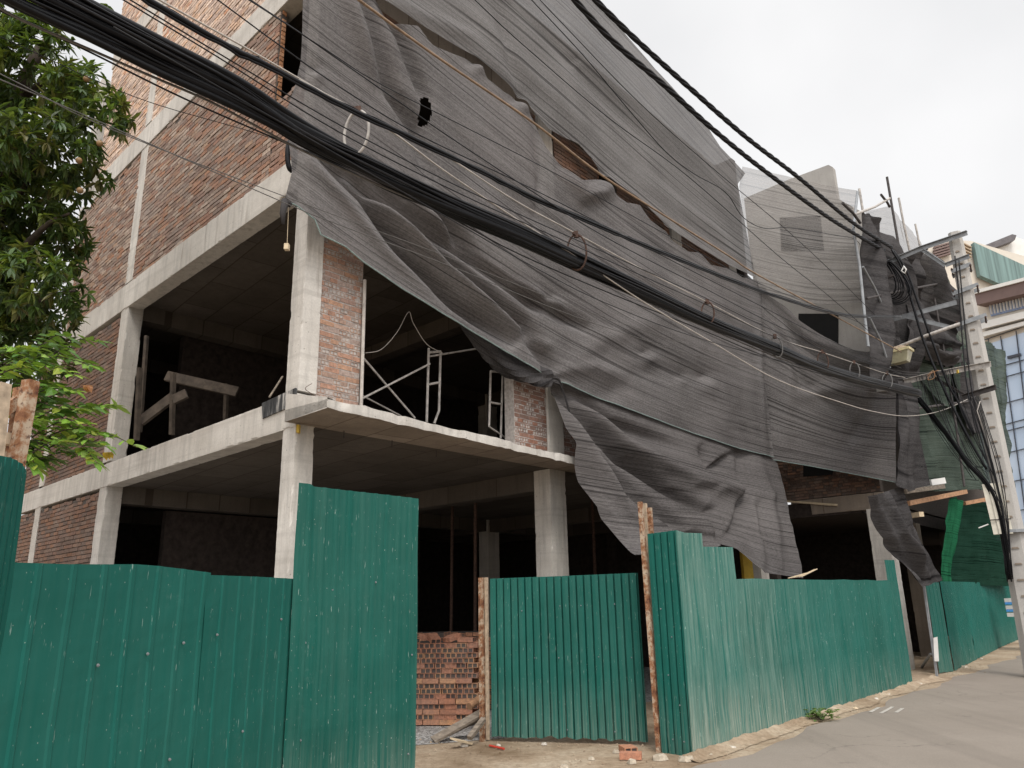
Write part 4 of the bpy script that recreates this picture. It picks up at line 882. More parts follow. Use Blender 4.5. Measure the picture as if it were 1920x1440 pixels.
def rubble(label, px_, py_, s, mat, name='rubble_piece', flat=0.5, group='rubble along the fence'):
    s = s * (0.72 if mat == 'paper' else 1.0); c = at_z(px_, py_, 0.0); mb = MB(); n = 7; ring0, ring1 = [], []
    for k in range(n):
        a = 2 * math.pi * k / n + jit(0.3); r_ = s * random.uniform(0.6, 1.1)
        ring0.append((c[0] + r_ * math.cos(a), c[1] + r_ * math.sin(a), 0.004)); ring1.append((c[0] + 0.75 * r_ * math.cos(a) + jit(s * .1), c[1] + 0.75 * r_ * math.sin(a), 0.004 + s * flat * random.uniform(0.7, 1.1)))
    for k in range(n): mb.face((ring0[k], ring0[(k + 1) % n], ring1[(k + 1) % n], ring1[k]))
    mb.face(ring1); tag(mb.build(name, mat), label, 'rubble', group)
for i, (x, y, s, m_, nm) in enumerate(((1185, 1432, .07, 'rubble', 'pale mortar lump below the gate leaf'), (1155, 1412, .05, 'rubble', 'small mortar lump below the gate leaf'), (1235, 1425, .10, 'rubble', 'cracked slab fragment at the corner post'), (1285, 1428, .10, 'rubble', 'mortar slab fragment at the corner sheet foot'), (1330, 1418, .05, 'rubble', 'stone chip at the foot of the corner fold'), (1373, 1404, .08, 'paper', 'white plaster lump at the tallest street sheet'), (1020, 1397, .07, 'paper', 'pale plaster flake under the gate leaf'), (935, 1399, .05, 'paper', 'small white flake before the gate post'), (870, 1400, .08, 'paper', 'crumpled white scrap before the timber heap'), (1603, 1330, .05, 'wood_pale', 'yellowish scrap on the verge before the road marks'), (1640, 1312, .09, 'paper', 'long white paper scrap by the low fence'), (1665, 1304, .08, 'paper', 'crumpled white paper near the torn fence foot'), (1725, 1284, .09, 'paper', 'white rag lying in the fence gap'), (1808, 1252, .08, 'rubble', 'stone heap at the small hung sheet'), (1450, 1377, .04, 'rubble', 'small stone at the dusted street sheets'), (1840, 1236, .06, 'paper', 'white lump at the far fence foot'), (1110, 1425, .05, 'rubble', 'brown clod in the middle of the dirt patch'), (1060, 1440, .06, 'rubble', 'brown clod at the bottom of the dirt patch'))):
    rubble(nm, x, y, s, m_)
mb = MB(); prev = None
for i in range(150):
    t = -0.25 + i * 0.066; hh = 0.05 + 0.055 * abs(mnoise.noise((t * 1.3, 3, 0))) + 0.02 * mnoise.noise((t * 7, 1, 0)); ww = 0.20 + 0.16 * mnoise.noise((t * 0.9, 7, 0)) + 0.05 * mnoise.noise((t * 6, 2, 2))
    row = [np.r_[FP + FD * t + FN * (0.012 + ww * q), 0.007 + max(0, hh * (1 - q) ** 1.6 + jit(0.006)) * (0 if q > 0.98 else 1)] for q in (0, .2, .4, .6, .8, 1)]
    if prev is not None:
        for q in range(5): mb.face((prev[q], prev[q + 1], row[q + 1], row[q]))
    prev = row
struct(mb.build('dirt_bank', 'dirt', smooth=True))
mb = MB()
for k in range(300):                                # grit strewn over the verge
    t = random.random(); 
    if random.random() < 0.5: c = np.r_[FP + FD * (t * 14 - 0.3) + FN * abs(random.gauss(0.12, 0.16)), 0]
    else: c = at_z(random.uniform(775, 1320), random.uniform(1385, 1440), 0)
    s_ = random.uniform(0.006, 0.02); b0 = c + (0, 0, 0.006)
    a0 = random.random() * 6; pts = [b0 + (s_ * math.cos(a0 + q * 2.1), s_ * math.sin(a0 + q * 2.1), 0) for q in range(3)]; ap = b0 + (jit(s_ * .3), jit(s_ * .3), s_)
    for q in range(3): mb.face((pts[q], pts[(q + 1) % 3], ap))
o = mb.build('grit', 'dirt'); o['kind'] = 'stuff'; o['label'] = 'loose grit and crumbs strewn along the verge'; o['category'] = 'grit'
for (x, y, rz, nm) in ((1178, 1412, 0.3, 'loose hollow brick lying flat at the corner post'), (1183, 1424, 1.5, 'loose hollow brick lying in front of another by the corner post')):
    o = put_brick(0, 0, 0.0, rz, nm, 'loose bricks at the corner'); p = at_z(x, y, 0); o.location = (p[0], p[1], 0.008)
mb = MB(); mb.tube([at_z(918, 1398, .02), at_z(945, 1404, .02)], 0.012, 8); tag(mb.build('red_stick', 'red_plastic'), 'short red plastic stick on the dirt before the gate leaf', 'stick')
# worn marks on the road: a covered trench patch with three pale strokes
for i, ((a, b), nm) in enumerate(zip((((1632, 1335), (1648, 1326)), ((1652, 1337), (1674, 1325)), ((1680, 1336), (1692, 1328))), ('left', 'middle', 'right'))):
    pa, pb = at_z(*a, 0.011), at_z(*b, 0.011); mb = MB(); mb.bar(pa, pb, 0.05, 0.002); struct(mb.build('road_marking', 'faded_paint'))
# weed at the fence foot
def leaf_quad(mb, base, direc, up, ln, wd, col, fold=0.25, curl=0.2):
    direc = direc / np.linalg.norm(direc); side = np.cross(direc, up); side = side / (np.linalg.norm(side) + 1e-9); nrm_ = np.cross(side, direc)
    m1 = base + direc * ln * 0.45 + nrm_ * ln * curl * 0.1; tip = base + direc * ln - nrm_ * ln * curl
    for sg in (-1, 1):
        e1 = base + direc * ln * 0.22 + side * sg * wd * 0.8 / 2 + nrm_ * wd * fold; e2 = base + direc * ln * 0.6 + side * sg * wd / 2 * 0.95 + nrm_ * wd * fold - nrm_ * ln * curl * 0.35
        if sg > 0: mb.face((base, e1, e2, tip, m1), col)
        else: mb.face((m1, tip, e2, e1, base), col)
wl = MB(); wc = at_z(1540, 1352, 0)
for k in range(90):
    a = random.random() * 6.28; r_ = random.uniform(0, 0.16); b = wc + (r_ * math.cos(a) * 1.5, r_ * math.sin(a), 0.02 + random.random() * 0.12)
    g_ = random.uniform(0.6, 1.2); leaf_quad(wl, b, np.array([math.cos(a), math.sin(a), 0.25 + jit(0.3)]), np.array([0, 0, 1.0]), 0.07, 0.05, (0.13 * g_, 0.22 * g_, 0.06 * g_))
wd_ = thing('weed', 'small leafy weed growing at the fence foot by the road', 'plant', tuple(wc)); wl.build('leaves', 'leaf', wd_)
sm = MB()
for k in range(7): a = k * 0.9; sm.tube([wc, wc + (0.1 * math.cos(a), 0.08 * math.sin(a), 0.1)], 0.004, 5)
sm.build('stem', 'bark', wd_)

# ------------------------------------------------------------------ trees at the left
def crown_leaves(mb, blobs, n, dens_cols, lf, wd, whorl):
    tot = sum(b[3] * b[4] * b[5] for b in blobs)
    for b in blobs:
        c = np.array(b[:3]); R_ = np.array(b[3:6]); m = int(n * b[3] * b[4] * b[5] / tot)
        for k in range(m):
            v = RNG.normal(size=3); v /= np.linalg.norm(v); v *= RNG.uniform(0.25, 1) ** 0.45
            p = c + v * R_ 
            if mnoise.noise((p[0] * 1.5, p[1] * 1.5, p[2] * 1.5)) < -0.22: continue
            ax = v / (np.linalg.norm(v) + 1e-6) + np.array([0, 0, 0.25]) + RNG.normal(size=3) * 0.35; ax /= np.linalg.norm(ax)
            t1 = np.cross(ax, (0.3, 0.2, 0.9)); t1 /= np.linalg.norm(t1); t2 = np.cross(ax, t1)
            base_c = dens_cols[RNG.integers(len(dens_cols))]
            for q in range(whorl):
                a = q * 2.4 + RNG.uniform(0, 0.8); dr = ax * RNG.uniform(0.1, 0.8) + (t1 * math.cos(a) + t2 * math.sin(a)) - np.array([0, 0, RNG.uniform(0.1, 0.6)])
                g_ = RNG.uniform(0.7, 1.3); ln = lf * RNG.uniform(0.7, 1.2)
                leaf_quad(mb, p, dr, np.array([0, 0, 1.0]) + ax * 0.3, ln, wd * RNG.uniform(0.8, 1.2), tuple(x * g_ for x in base_c), 0.15, RNG.uniform(0.1, 0.4))
def pxblob(x, y, d, rx, ry, rd):
    c = at_d(x, y, d); k = d * 1.04 / F_PX; return (c[0], c[1], c[2], rx * k, rd, ry * k)
tr = thing('mango_tree', 'large dark green mango tree at the left with a few brown fruits', 'tree', tuple(at_d(-60, 700, 9.0)[:2]) + (0,))
blobs = [pxblob(40, 130, 8.8, 140, 105, 1.1), pxblob(165, 200, 8.4, 70, 95, 0.7), pxblob(95, 290, 8.2, 105, 75, 0.8), pxblob(20, 340, 9.0, 110, 110, 1.2), pxblob(70, 440, 8.6, 85, 95, 0.8), pxblob(85, 540, 8.3, 62, 80, 0.7), pxblob(10, 560, 9.2, 95, 110, 1.0), pxblob(205, 215, 8.2, 38, 40, 0.35), pxblob(-80, 250, 9.2, 120, 220, 1.3), pxblob(-60, 500, 9.2, 120, 160, 1.2), pxblob(15, 0, 9.0, 60, 60, 0.8), pxblob(195, -15, 9.5, 40, 30, 0.4), pxblob(40, 650, 9.4, 95, 60, 0.8)]
mb = MB(); crown_leaves(mb, blobs, 3500, [(0.05, 0.095, 0.022), (0.04, 0.08, 0.02), (0.065, 0.12, 0.025), (0.035, 0.06, 0.018), (0.15, 0.19, 0.03), (0.08, 0.15, 0.03), (0.055, 0.075, 0.03), (0.11, 0.10, 0.03), (0.045, 0.09, 0.03)], 0.16, 0.044, 9); mb.build('crown', 'leaf', tr)
mb = MB(); tb = np.array([*at_d(-60, 700, 9.3)[:2], 0])
mb.tube(smoothpts([tb, tb + (0.1, 0, 1.6), tb + (0.25, 0.1, 3.2), at_d(0, 330, 9.2), at_d(60, 120, 9.0), at_d(110, 60, 9.2)], 6), [0.22 - 0.18 * i / 30 for i in range(31)], 10)
for pts in (((-40, 560, 9.3), (40, 470, 8.9), (90, 420, 8.6), (130, 400, 8.5)), ((-5, 330, 9.2), (70, 290, 8.7), (150, 240, 8.4), (200, 215, 8.3)), ((-30, 420, 9.2), (30, 370, 9), (80, 300, 8.4)), ((40, 180, 9.1), (100, 150, 8.8), (170, 130, 8.5)), ((-50, 640, 9.3), (20, 600, 9), (80, 560, 8.5), (140, 545, 8.3))):
    sp = smoothpts([at_d(*p) for p in pts], 5); mb.tube(sp, [0.07 * (1 - 0.8 * i / (len(sp) - 1)) for i in range(len(sp))], 7)
mb.build('trunk', 'bark', tr, smooth=True)
for x, y in ((148, 301), (162, 148), (187, 269), (150, 357)):
    c = at_d(x, y, 7.9); mb = MB(); R_ = 0.038
    mb.tube([c + (0, 0, -R_ * math.cos(t)) for t in np.linspace(0, math.pi, 9)], [max(0.002, R_ * math.sin(t)) for t in np.linspace(0, math.pi, 9)], 10); mb.build('fruit', 'mango', tr, smooth=True)
sh = thing('leafy_shrub', 'bright lime green shrub with layered sprays behind the left fence', 'shrub', tuple(at_d(60, 860, 5.0)[:2]) + (0,))
mb = MB(); st = MB(); LC_ = [(0.22, 0.40, 0.05), (0.17, 0.33, 0.05), (0.28, 0.44, 0.06), (0.13, 0.27, 0.04), (0.24, 0.36, 0.08), (0.30, 0.36, 0.05)]
def frond(xa, ya, xb, yb, d0, d1, n=10, ln=0.098, cols=LC_):
    a, b = at_d(xa, ya, d0), at_d(xb, yb, d1); ax = b - a; L_ = np.linalg.norm(ax); axn = ax / L_
    pts = [a + ax * t + np.array([0, 0, 0.10 * L_ * math.sin(math.pi * t)]) for t in np.linspace(0, 1, 8)]
    st.tube(pts, [0.006 - 0.004 * i / 7 for i in range(8)], 5)
    sd_ = np.cross(axn, (0, 0, 1)); sd_ /= np.linalg.norm(sd_)
    for k in range(n):
        t = (k + 0.6) / n; p = a + ax * t + np.array([0, 0, 0.10 * L_ * math.sin(math.pi * t)])
        for sg in (-1, 1):
            g_ = random.uniform(0.75, 1.25); c = random.choice(cols); dr = axn * 0.7 + sd_ * sg * 0.9 + np.array([0, 0, jit(0.25) - 0.1])
            leaf_quad(mb, p, dr + np.array([0, 0, jit(.35)]), np.array([jit(.7), jit(.7), 1.0]), ln * random.uniform(.55, 1.3), ln * random.uniform(.38, .58), tuple(q * g_ for q in c), 0.08, 0.15)
    leaf_quad(mb, pts[-1], axn, np.array([0, 0, 1.0]), ln, ln * .5, random.choice(cols), 0.08, 0.2)
for f_ in ((-40, 680, 60, 655, 5.2, 5.0), (20, 690, 170, 688, 5.2, 4.9), (40, 700, 140, 705, 5.2, 4.9), (-30, 720, 60, 690, 5.0, 4.9), (30, 760, 145, 735, 5.2, 4.9), (60, 790, 150, 770, 5.1, 4.9), (60, 820, 165, 795, 5.1, 4.8), (150, 775, 218, 762, 5.3, 5.2), (70, 830, 185, 815, 5.1, 4.8), (100, 830, 255, 838, 5.1, 4.7), (110, 815, 180, 812, 5.2, 5.0), (60, 850, 130, 830, 5.0, 4.8), (90, 840, 200, 838, 5.0, 4.75), (-10, 760, 40, 740, 5.2, 5.0), (20, 800, 80, 790, 5.0, 4.9), (150, 840, 178, 868, 4.9, 4.8), (-20, 780, 60, 800, 5.1, 5.0), (40, 840, 70, 880, 4.9, 4.9), (0, 700, 110, 670, 5.4, 5.3), (10, 740, 100, 720, 5.5, 5.4)):
    frond(*f_)
for k in range(38):
    x, y = random.uniform(-40, 120), random.uniform(655, 880); frond(x, y, x + random.uniform(50, 90), y + random.uniform(-25, 20), 5.4 + jit(.3), 5.2 + jit(.3), 9, 0.10, [(0.06, 0.15, 0.025), (0.09, 0.20, 0.03), (0.05, 0.11, 0.02)])
for x, y in ((195, 848), (158, 722)):
    for k in range(3): leaf_quad(mb, at_d(x + k * 4, y, 4.8), np.array([0.5, -0.2, -0.5 + jit(.3)]), np.array([0, -0.5, 1.0]), 0.06, 0.035, (0.55, 0.33, 0.03) if x > 180 else (0.32, 0.12, 0.04))
mb.build('foliage', 'leaf', sh); b_ = np.array([*at_d(-45, 900, 5.3)[:2], 0])
for k in range(5): st.tube(smoothpts([b_ + (jit(.1), jit(.1), 0), b_ + (jit(.2), jit(.2), 1.2), at_d(-20 + k * 20, 690 + 25 * k, 5.2)], 6), [0.02 - 0.0012 * i for i in range(13)], 6)
st.build('stem', 'bark', sh)
# a darker leafy mass behind, closing the yard
hb = thing('yard_tree', 'shadowy tree standing in the yard behind the bright shrub', 'tree', tuple(at_d(-20, 800, 12.5)[:2]) + (0,))
mb = MB(); crown_leaves(mb, [pxblob(-30, 640, 12.5, 110, 190, 1.2), pxblob(-130, 400, 13, 140, 300, 1.5)], 700, [(0.03, 0.055, 0.018), (0.025, 0.045, 0.016)], 0.2, 0.06, 7); mb.build('crown', 'leaf', hb)
mb = MB(); c = at_d(-20, 800, 12.6); mb.tube([(c[0], c[1], 0), (c[0], c[1], 2.0), (c[0] + .1, c[1], 4.5)], [0.18, 0.15, 0.06], 9); mb.build('trunk', 'bark', hb, smooth=True)

# ------------------------------------------------------------------ utility pole and what hangs on it
PB = at_d(1900, 1010, 16.0)[:2]; ptop = at_d(1797, 437, 16.0)[2]
pole = thing('utility_pole', 'notched concrete utility pole at the right with steel crossarms', 'pole', (PB[0], PB[1], 0))
def onP(x, y, off=0.0): return on_plane(x, y, PB - off * UR, AZL)
pd = np.array([PB[1], -PB[0]]) / np.linalg.norm(PB); pn = -PB / np.linalg.norm(PB)
PTOP = at_d(1797, 437, 16.0)[:2]
mb = MB(); NZ = 30; rings = []
for i in range(NZ + 1):
    t = i / NZ; z = ptop * t; hw = (0.50 - 0.22 * t) / 2; hd = (0.36 - 0.14 * t) / 2; c = PB
    if t > 0.985: hw *= 0.9
    a, b = pd * hw, pn * hd
    rings.append([tuple(c + q) + (z,) for q in (-a * .55 + b, a * .55 + b, a + b * .45, a - b * .45, a * .55 - b, -a * .55 - b, -a - b * .45, -a + b * .45)])
for i in range(NZ):
    for k in range(8): mb.face((rings[i][k], rings[i][(k + 1) % 8], rings[i + 1][(k + 1) % 8], rings[i + 1][k]))
mb.face(rings[-1]); mb.build('shaft', 'pole_concrete', pole)
for i in range(26):
    mb = MB(); z = 1.2 + i * 0.31; t = z / ptop; hd = (0.36 - 0.14 * t) / 2; hw = (0.50 - .22 * t) / 2 * .3
    c = np.r_[PB + pn * (hd + 0.004) + pd * jit(0.01), z]; p3 = np.r_[pd, 0]; n3 = np.r_[pn, 0]
    mb.quadbox(c - p3 * hw, c + p3 * hw, c + p3 * hw * .7 + (0, 0, 0.035), c - p3 * hw * .8 + (0, 0, 0.035), n3 * 0.016); mb.build('step_lug', 'concrete_raw', pole)
def arm(pts, wdt, hgt, mat, name='crossarm', off=0.0):
    mb = MB(); P = [onP(*p, off) for p in pts]
    for a, b in zip(P[:-1], P[1:]): 
        mb.bar(a, b, wdt, 0.012); mb.bar(a - (0, 0, hgt / 2), b - (0, 0, hgt / 2), 0.01, hgt)
    return mb.build(name, mat, pole)
arm(((1662, 490), (1728, 462), (1813, 433)), 0.09, 0.10, 'galvanised', off=0.22); arm(((1728, 464), (1772, 494), (1817, 477)), 0.07, 0.09, 'galvanised', 'brace', 0.20)
arm(((1645, 603), (1793, 563)), 0.02, 0.10, 'galvanised', 'flat_bar', 0.2); arm(((1700, 590), (1780, 610)), 0.02, 0.09, 'galvanised', 'flat_bar', 0.22)
arm(((1695, 712), (1756, 697), (1857, 678)), 0.09, 0.11, 'steel_pipe', off=0.26); arm(((1752, 706), (1822, 746)), 0.06, 0.06, 'steel_dark', 'brace', 0.24); arm(((1803, 741), (1867, 722)), 0.09, 0.10, 'steel_dark', off=0.26)
for y, hw in ((545, 0.26), (603, 0.30), (505, 0.2)):
    x = 1797 + (y - 437) * 0.185; z = onP(x, y)[2]; c = np.r_[PB, z]; p3, n3 = np.r_[pd, 0], np.r_[pn, 0]
    for s_ in (-1, 1):
        mb = MB(); mb.bar(c - p3 * hw + n3 * s_ * 0.17 - (0, 0, hw * .2), c + p3 * hw + n3 * s_ * 0.17 + (0, 0, hw * .2), 0.02, 0.09); mb.build('clamp', 'galvanised', pole)
        mb = MB(); mb.tube([c + p3 * hw * .9 * s_ - n3 * 0.22, c + p3 * hw * .9 * s_ + n3 * 0.24], 0.018, 6); mb.build('bolt', 'rust_dark', pole)
mb = MB(); c = np.r_[PB, at_d(1890, 997, 16)[2]]; mb.tube([c - (0, 0, 0.03), c + (0, 0, 0.03)], 0.30, 14); mb.build('band', 'galvanised', pole)
# street lamp on its pipe
lamp = thing('street_lamp', 'old cream street lamp on a rusty pipe reaching left from the pole', 'street lamp', tuple(onP(1800, 607, 0.3)))
mb = MB(); mb.tube([onP(1800, 607, .28), onP(1735, 630, .28), onP(1690, 648, .28), onP(1655, 662, .28)], [0.038, 0.038, 0.036, 0.03], 10); mb.build('arm', 'steel_pipe', lamp, smooth=True)
a, b = onP(1642, 668, .28), onP(1706, 652, .28); ax = (b - a); L_ = np.linalg.norm(ax); axn = ax / L_; sdv = np.cross(axn, (0, 0, 1)); sdv /= np.linalg.norm(sdv)
def lampshell(z0, z1, w0, w1, e0, e1, mat, nm):
    mb = MB(); lo = [a - axn * e0 - sdv * w0, b + axn * e0 - sdv * w0, b + axn * e0 + sdv * w0, a - axn * e0 + sdv * w0]; hi = [a - axn * e1 - sdv * w1, b + axn * e1 - sdv * w1, b + axn * e1 + sdv * w1, a - axn * e1 + sdv * w1]
    lo = [q + (0, 0, z0) for q in lo]; hi = [q + (0, 0, z1) for q in hi]; mb.face(lo[::-1]); mb.face(hi)
    for k in range(4): mb.face((lo[k], lo[(k + 1) % 4], hi[(k + 1) % 4], hi[k]))
    return mb.build(nm, mat, lamp)
lampshell(-0.30, -0.06, 0.11, 0.16, -0.08, 0.0, 'lamp_glass', 'lens'); lampshell(-0.06, 0.0, 0.18, 0.18, 0.03, 0.03, 'lamp_cream', 'housing'); lampshell(0.002, 0.09, 0.16, 0.09, 0.0, -0.15, 'rust_pale', 'cover')
# cabinet tied to the pole
cab = thing('meter_cabinet', 'cream metal cabinet tied to the left side of the pole', 'cabinet', tuple(onP(1858, 1002, 0.35)))
ca_, cb_ = onP(1841, 908, .35), onP(1863, 1002, .35); cw = np.r_[pd, 0] * 0.34; cn = -np.r_[pn, 0] * 0.2
mb = MB(); mb.quadbox(cb_, cb_ + cw, ca_ + cw, ca_, cn); mb.quadbox(cb_ + cw * .3 - cn * .12, cb_ + cw * .62 - cn * .12, ca_ + cw * .62 - cn * .12, ca_ + cw * .3 - cn * .12, cn * .1); mb.build('body', 'box_cream', cab)
mb = MB(); q = cb_ + (ca_ - cb_) * 0.28 - cn * 0.16; mb.bar(q - cw * .02, q + cw * 1.05, 0.012, 0.02); mb.build('strap', 'steel_dark', cab)
mb = MB(); q = onP(1853, 983, .4); mb.tube([q, onP(1835, 990, .5)], 0.012, 6); mb.build('rod', 'white_plastic', cab)

# ------------------------------------------------------------------ overhead cables: one vertical plane from the arm end back over the camera's left shoulder
WE = onP(1745, 740, 0.26)[:2]; WAZI = 42.0; wn = np.array([adir(WAZI)[1], -adir(WAZI)[0]])
def onWire(x, y, off=0.0): return on_plane(x, y, WE + wn * off, WAZI)
def wire(label, pts, r, mat='cable_dark', off=0.0, name='overhead_wire', group='overhead wires', extend=2.5, n=6):
    P = [onWire(x, y, off) for x, y in pts]
    if extend: d = P[0] - P[1]; P = [P[0] + d / np.linalg.norm(d) * extend] + P
    mb = MB(); mb.tube(smoothpts(P, n), r, 7); return tag(mb.build(name, mat, smooth=True), label, 'cable', group)
GW = 'thin overhead wires'
wire('upper of the two grey wires crossing the tree at the left', [(-40, 118), (215, 245), (640, 408), (827, 477), (1120, 590), (1400, 676), (1700, 742)], 0.0032, 'cable_grey', -0.3, group=GW)
wire('lower of the two grey wires crossing the tree at the left', [(-40, 132), (140, 208), (533, 380), (640, 423), (860, 505), (1120, 608), (1400, 690), (1702, 748)], 0.0036, 'cable_grey', -0.3, group=GW)
wire('black wire running just under the thick bundle from the top left corner', [(-40, 2), (79, 56), (167, 97), (350, 187), (533, 267), (640, 313), (733, 360), (840, 405), (960, 470), (1120, 540), (1300, 612), (1500, 690), (1700, 738)], 0.006, 'cable_dark', -0.1, group=GW)
wire('hair-thin wire over the tree crown below the bundle', [(-30, 55), (77, 104), (177, 150), (300, 198), (533, 267), (760, 360), (1000, 470), (1300, 605), (1690, 735)], 0.0025, 'cable_dark', -0.2, group=GW)
for i, (pts, nm) in enumerate((([(215, -10), (410, 108), (640, 250), (860, 362), (1050, 448), (1300, 560), (1500, 650), (1690, 706)], 'thin wire leaving the top edge over the pale left brickwork'), ([(228, -10), (430, 112), (640, 236), (850, 345), (1050, 436), (1300, 548), (1500, 640), (1690, 700)], 'thin wire paired just above its twin over the pale left brickwork'),
        ([(395, -10), (520, 82), (640, 165), (790, 255), (1000, 355), (1200, 458), (1400, 560), (1560, 640), (1690, 690)], 'thin wire entering above the dark corner opening'), ([(455, -10), (560, 60), (747, 190), (833, 250), (1000, 360), (1140, 447), (1320, 540), (1500, 630), (1690, 700)], 'thin dark wire passing by the oval hole in the net'),
        ([(880, -10), (973, 77), (1140, 220), (1293, 333), (1460, 480), (1560, 560), (1650, 640)], 'thin black wire crossing the upper net in its middle'), ([(1003, -10), (1193, 187), (1330, 310), (1470, 427), (1560, 510), (1640, 590)], 'straight black wire nearest below the twisted pair'),
        ([(560, 60), (700, 150), (860, 232), (1050, 330), (1250, 440), (1420, 530), (1600, 600), (1690, 640)], 'faint wire across the net above the brown cable'), ([(860, 420), (1000, 500), (1140, 570), (1330, 640), (1560, 700), (1700, 730)], 'loose thin wire below the bundle at mid span'))):
    wire(nm, pts, 0.0048 if i < 6 else 0.0038, 'cable_dark', 0.15 + 0.04 * i, group=GW)
wire('wavy black rope running along the upper net to the thin net', [(980, -20), (997, 0), (1093, 103), (1170, 195), (1247, 283), (1300, 325), (1360, 360), (1393, 407), (1433, 428), (1480, 427), (1560, 440), (1605, 450), (1622, 480)], 0.007, 'cable_dark', -1.2, group=GW)
wire('brown weathered cable crossing the whole net above the bundle', [(640, -25), (673, 0), (820, 107), (1000, 230), (1130, 330), (1260, 413), (1367, 480), (1420, 515), (1560, 590), (1690, 660)], 0.011, 'cable_brown', 0.2)
wire('black cable with a tan wire beside it above the messenger', [(255, -12), (277, 0), (433, 90), (500, 122), (640, 195), (767, 256), (900, 320), (1000, 370), (1140, 430), (1193, 453), (1313, 502), (1427, 545), (1527, 577), (1600, 592), (1690, 597)], [0.020], 'cable_black', 0.25) if False else None
P = smoothpts([onWire(x, y, 0.25) for x, y in ((225, -30), (277, 0), (433, 90), (500, 122), (640, 197), (767, 256), (900, 320), (1000, 370), (1140, 430), (1193, 453), (1313, 502), (1427, 545), (1527, 577), (1600, 592), (1690, 594))], 6)
mb = MB(); mb.tube(P, [0.021 - 0.008 * min(1, i / 50) for i in range(len(P))], 8); mb.tube([p + np.array([0.01, 0, -0.026]) + np.array([jit(.006), 0, jit(.006)]) for p in P], 0.008, 6); mb.tube([p + np.array([-0.01, 0, 0.024]) + np.array([jit(.006), 0, jit(.006)]) for p in P], 0.006, 6)
tag(mb.build('overhead_cable', 'cable_black', smooth=True), 'black strapped cables running above the ringed bundle to the flat bar', 'cable', 'overhead wires')
wire('pale steel messenger wire from which the cable rings hang', [(290, -5), (470, 95), (665, 207), (760, 252), (833, 290), (967, 377), (1080, 438), (1210, 508), (1325, 566), (1453, 632), (1540, 660), (1600, 680), (1660, 700), (1697, 708)], 0.0065, 'cable_white', 0.02)
wire('tan and white cable dipping below the bundle then up to the pole', [(560, 150), (687, 217), (753, 260), (833, 320), (967, 410), (1073, 477), (1213, 570), (1327, 637), (1460, 713), (1582, 756), (1640, 772), (1702, 780), (1765, 770), (1822, 745)], 0.0068, 'cable_white', 0.05, extend=0)
# the big bundle
bun = thing('cable_bundle', 'thick black telecom cable bundle sagging from the top left to the pole', 'cable bundle', tuple(onWire(1093, 493)))
main = [(-60, -105), (30, -50), (115, 0), (300, 97), (440, 168), (540, 232), (620, 276), (700, 316), (833, 380), (967, 438), (1093, 496), (1193, 541), (1327, 602), (1460, 655), (1527, 684), (1600, 708), (1690, 731), (1722, 738)]
low = [(-120, -95), (-40, -40), (30, 0), (160, 62), (300, 132), (420, 186), (540, 246), (640, 294), (760, 352), (900, 414), (1093, 500), (1327, 604), (1527, 686), (1722, 739)]
def strand(pts, r, off, jx, jz, rows=7, mat='cable_black'):
    P = smoothpts([onWire(x, y, off) for x, y in pts], 6); ph, fq = random.random() * 6, random.uniform(0.12, 0.3)
    Q = [p + np.array([wn[0], wn[1], 0]) * (jx + 0.012 * math.sin(i * fq + ph)) + np.array([0, 0, jz + 0.012 * math.sin(i * fq * 0.8 + ph * 2)]) for i, p in enumerate(P)]
    mb = MB(); mb.tube(Q, r, rows); return mb.build('cable', mat, bun, smooth=True)
strand(main, 0.052, 0.0, 0, 0.01, 14); strand(main, 0.034, 0, 0.02, 0.046, 12); strand(main, 0.036, 0, -0.03, -0.034, 12); strand(main, 0.03, 0, 0.03, -0.05, 10); strand(low, 0.036, 0.0, 0, 0, 12); strand(low, 0.022, 0, 0.02, -0.03, 8)
for k in range(15):
    a = k * 2.4; rr = random.uniform(0.05, 0.085); strand(main if k % 3 else low, random.uniform(0.006, 0.011), 0, rr * math.cos(a), rr * math.sin(a), 6, random.choice(['cable_black', 'cable_dark', 'cable_black', 'cable_grey']))
# hanger rings
ringpx = [(672, 208, 664, 300, 'first and largest cable ring at the left, pale, by the oval hole'), (1080, 440, 1083, 503, 'second cable ring from the left, rusty, over the main net'), (1326, 566, 1328, 606, 'third cable ring from the left, dark rust'), (1453, 631, 1459, 668, 'fourth cable ring, left of the long net fold'), (1541, 660, 1545, 694, 'fifth cable ring from the left'), (1601, 680, 1604, 710, 'third cable ring counted from the pole'), (1663, 700, 1664, 728, 'cable ring closest to the crossarm of the pole')]
for i, (x, y, x2, y2, nm) in enumerate(ringpx):
    a, b = onWire(x, y, 0.02), onWire(x2, y2, 0.02); c = (a + b) / 2; R_ = np.linalg.norm(a - b) / 2 * 1.05; ax1 = (a - b) / np.linalg.norm(a - b); ax2 = np.r_[wn, 0] * 0.8 + np.r_[adir(WAZI), 0] * 0.45; ax2 /= np.linalg.norm(ax2)
    rg = thing('cable_ring', nm, 'cable ring', tuple(c), 'cable hanger rings')
    mb = MB(); R_ *= (0.86 if i == 0 else 1.0); c = a - ax1 * R_; pts = [c + R_ * (math.cos(t) * ax1 + 0.5 * math.sin(t) * ax2) for t in np.linspace(0.12, 2 * math.pi - 0.12, 33)]; mb.tube(pts, 0.010 if i else 0.011, 7); mb.build('hoop', ['steel_pipe', 'rust_dark', 'rust_dark', 'cable_grey', 'rust_dark', 'cable_grey', 'cable_grey'][i], rg, smooth=True)
    mb = MB(); mb.bar(a + (0, 0, -.03), a + (0, 0, .035), 0.03, 0.04, up=(1, 0, 0)); mb.bar(a - np.r_[adir(WAZI), 0] * .05, a + np.r_[adir(WAZI), 0] * .05, 0.02, 0.025); mb.build('clip', 'rust_dark', rg)
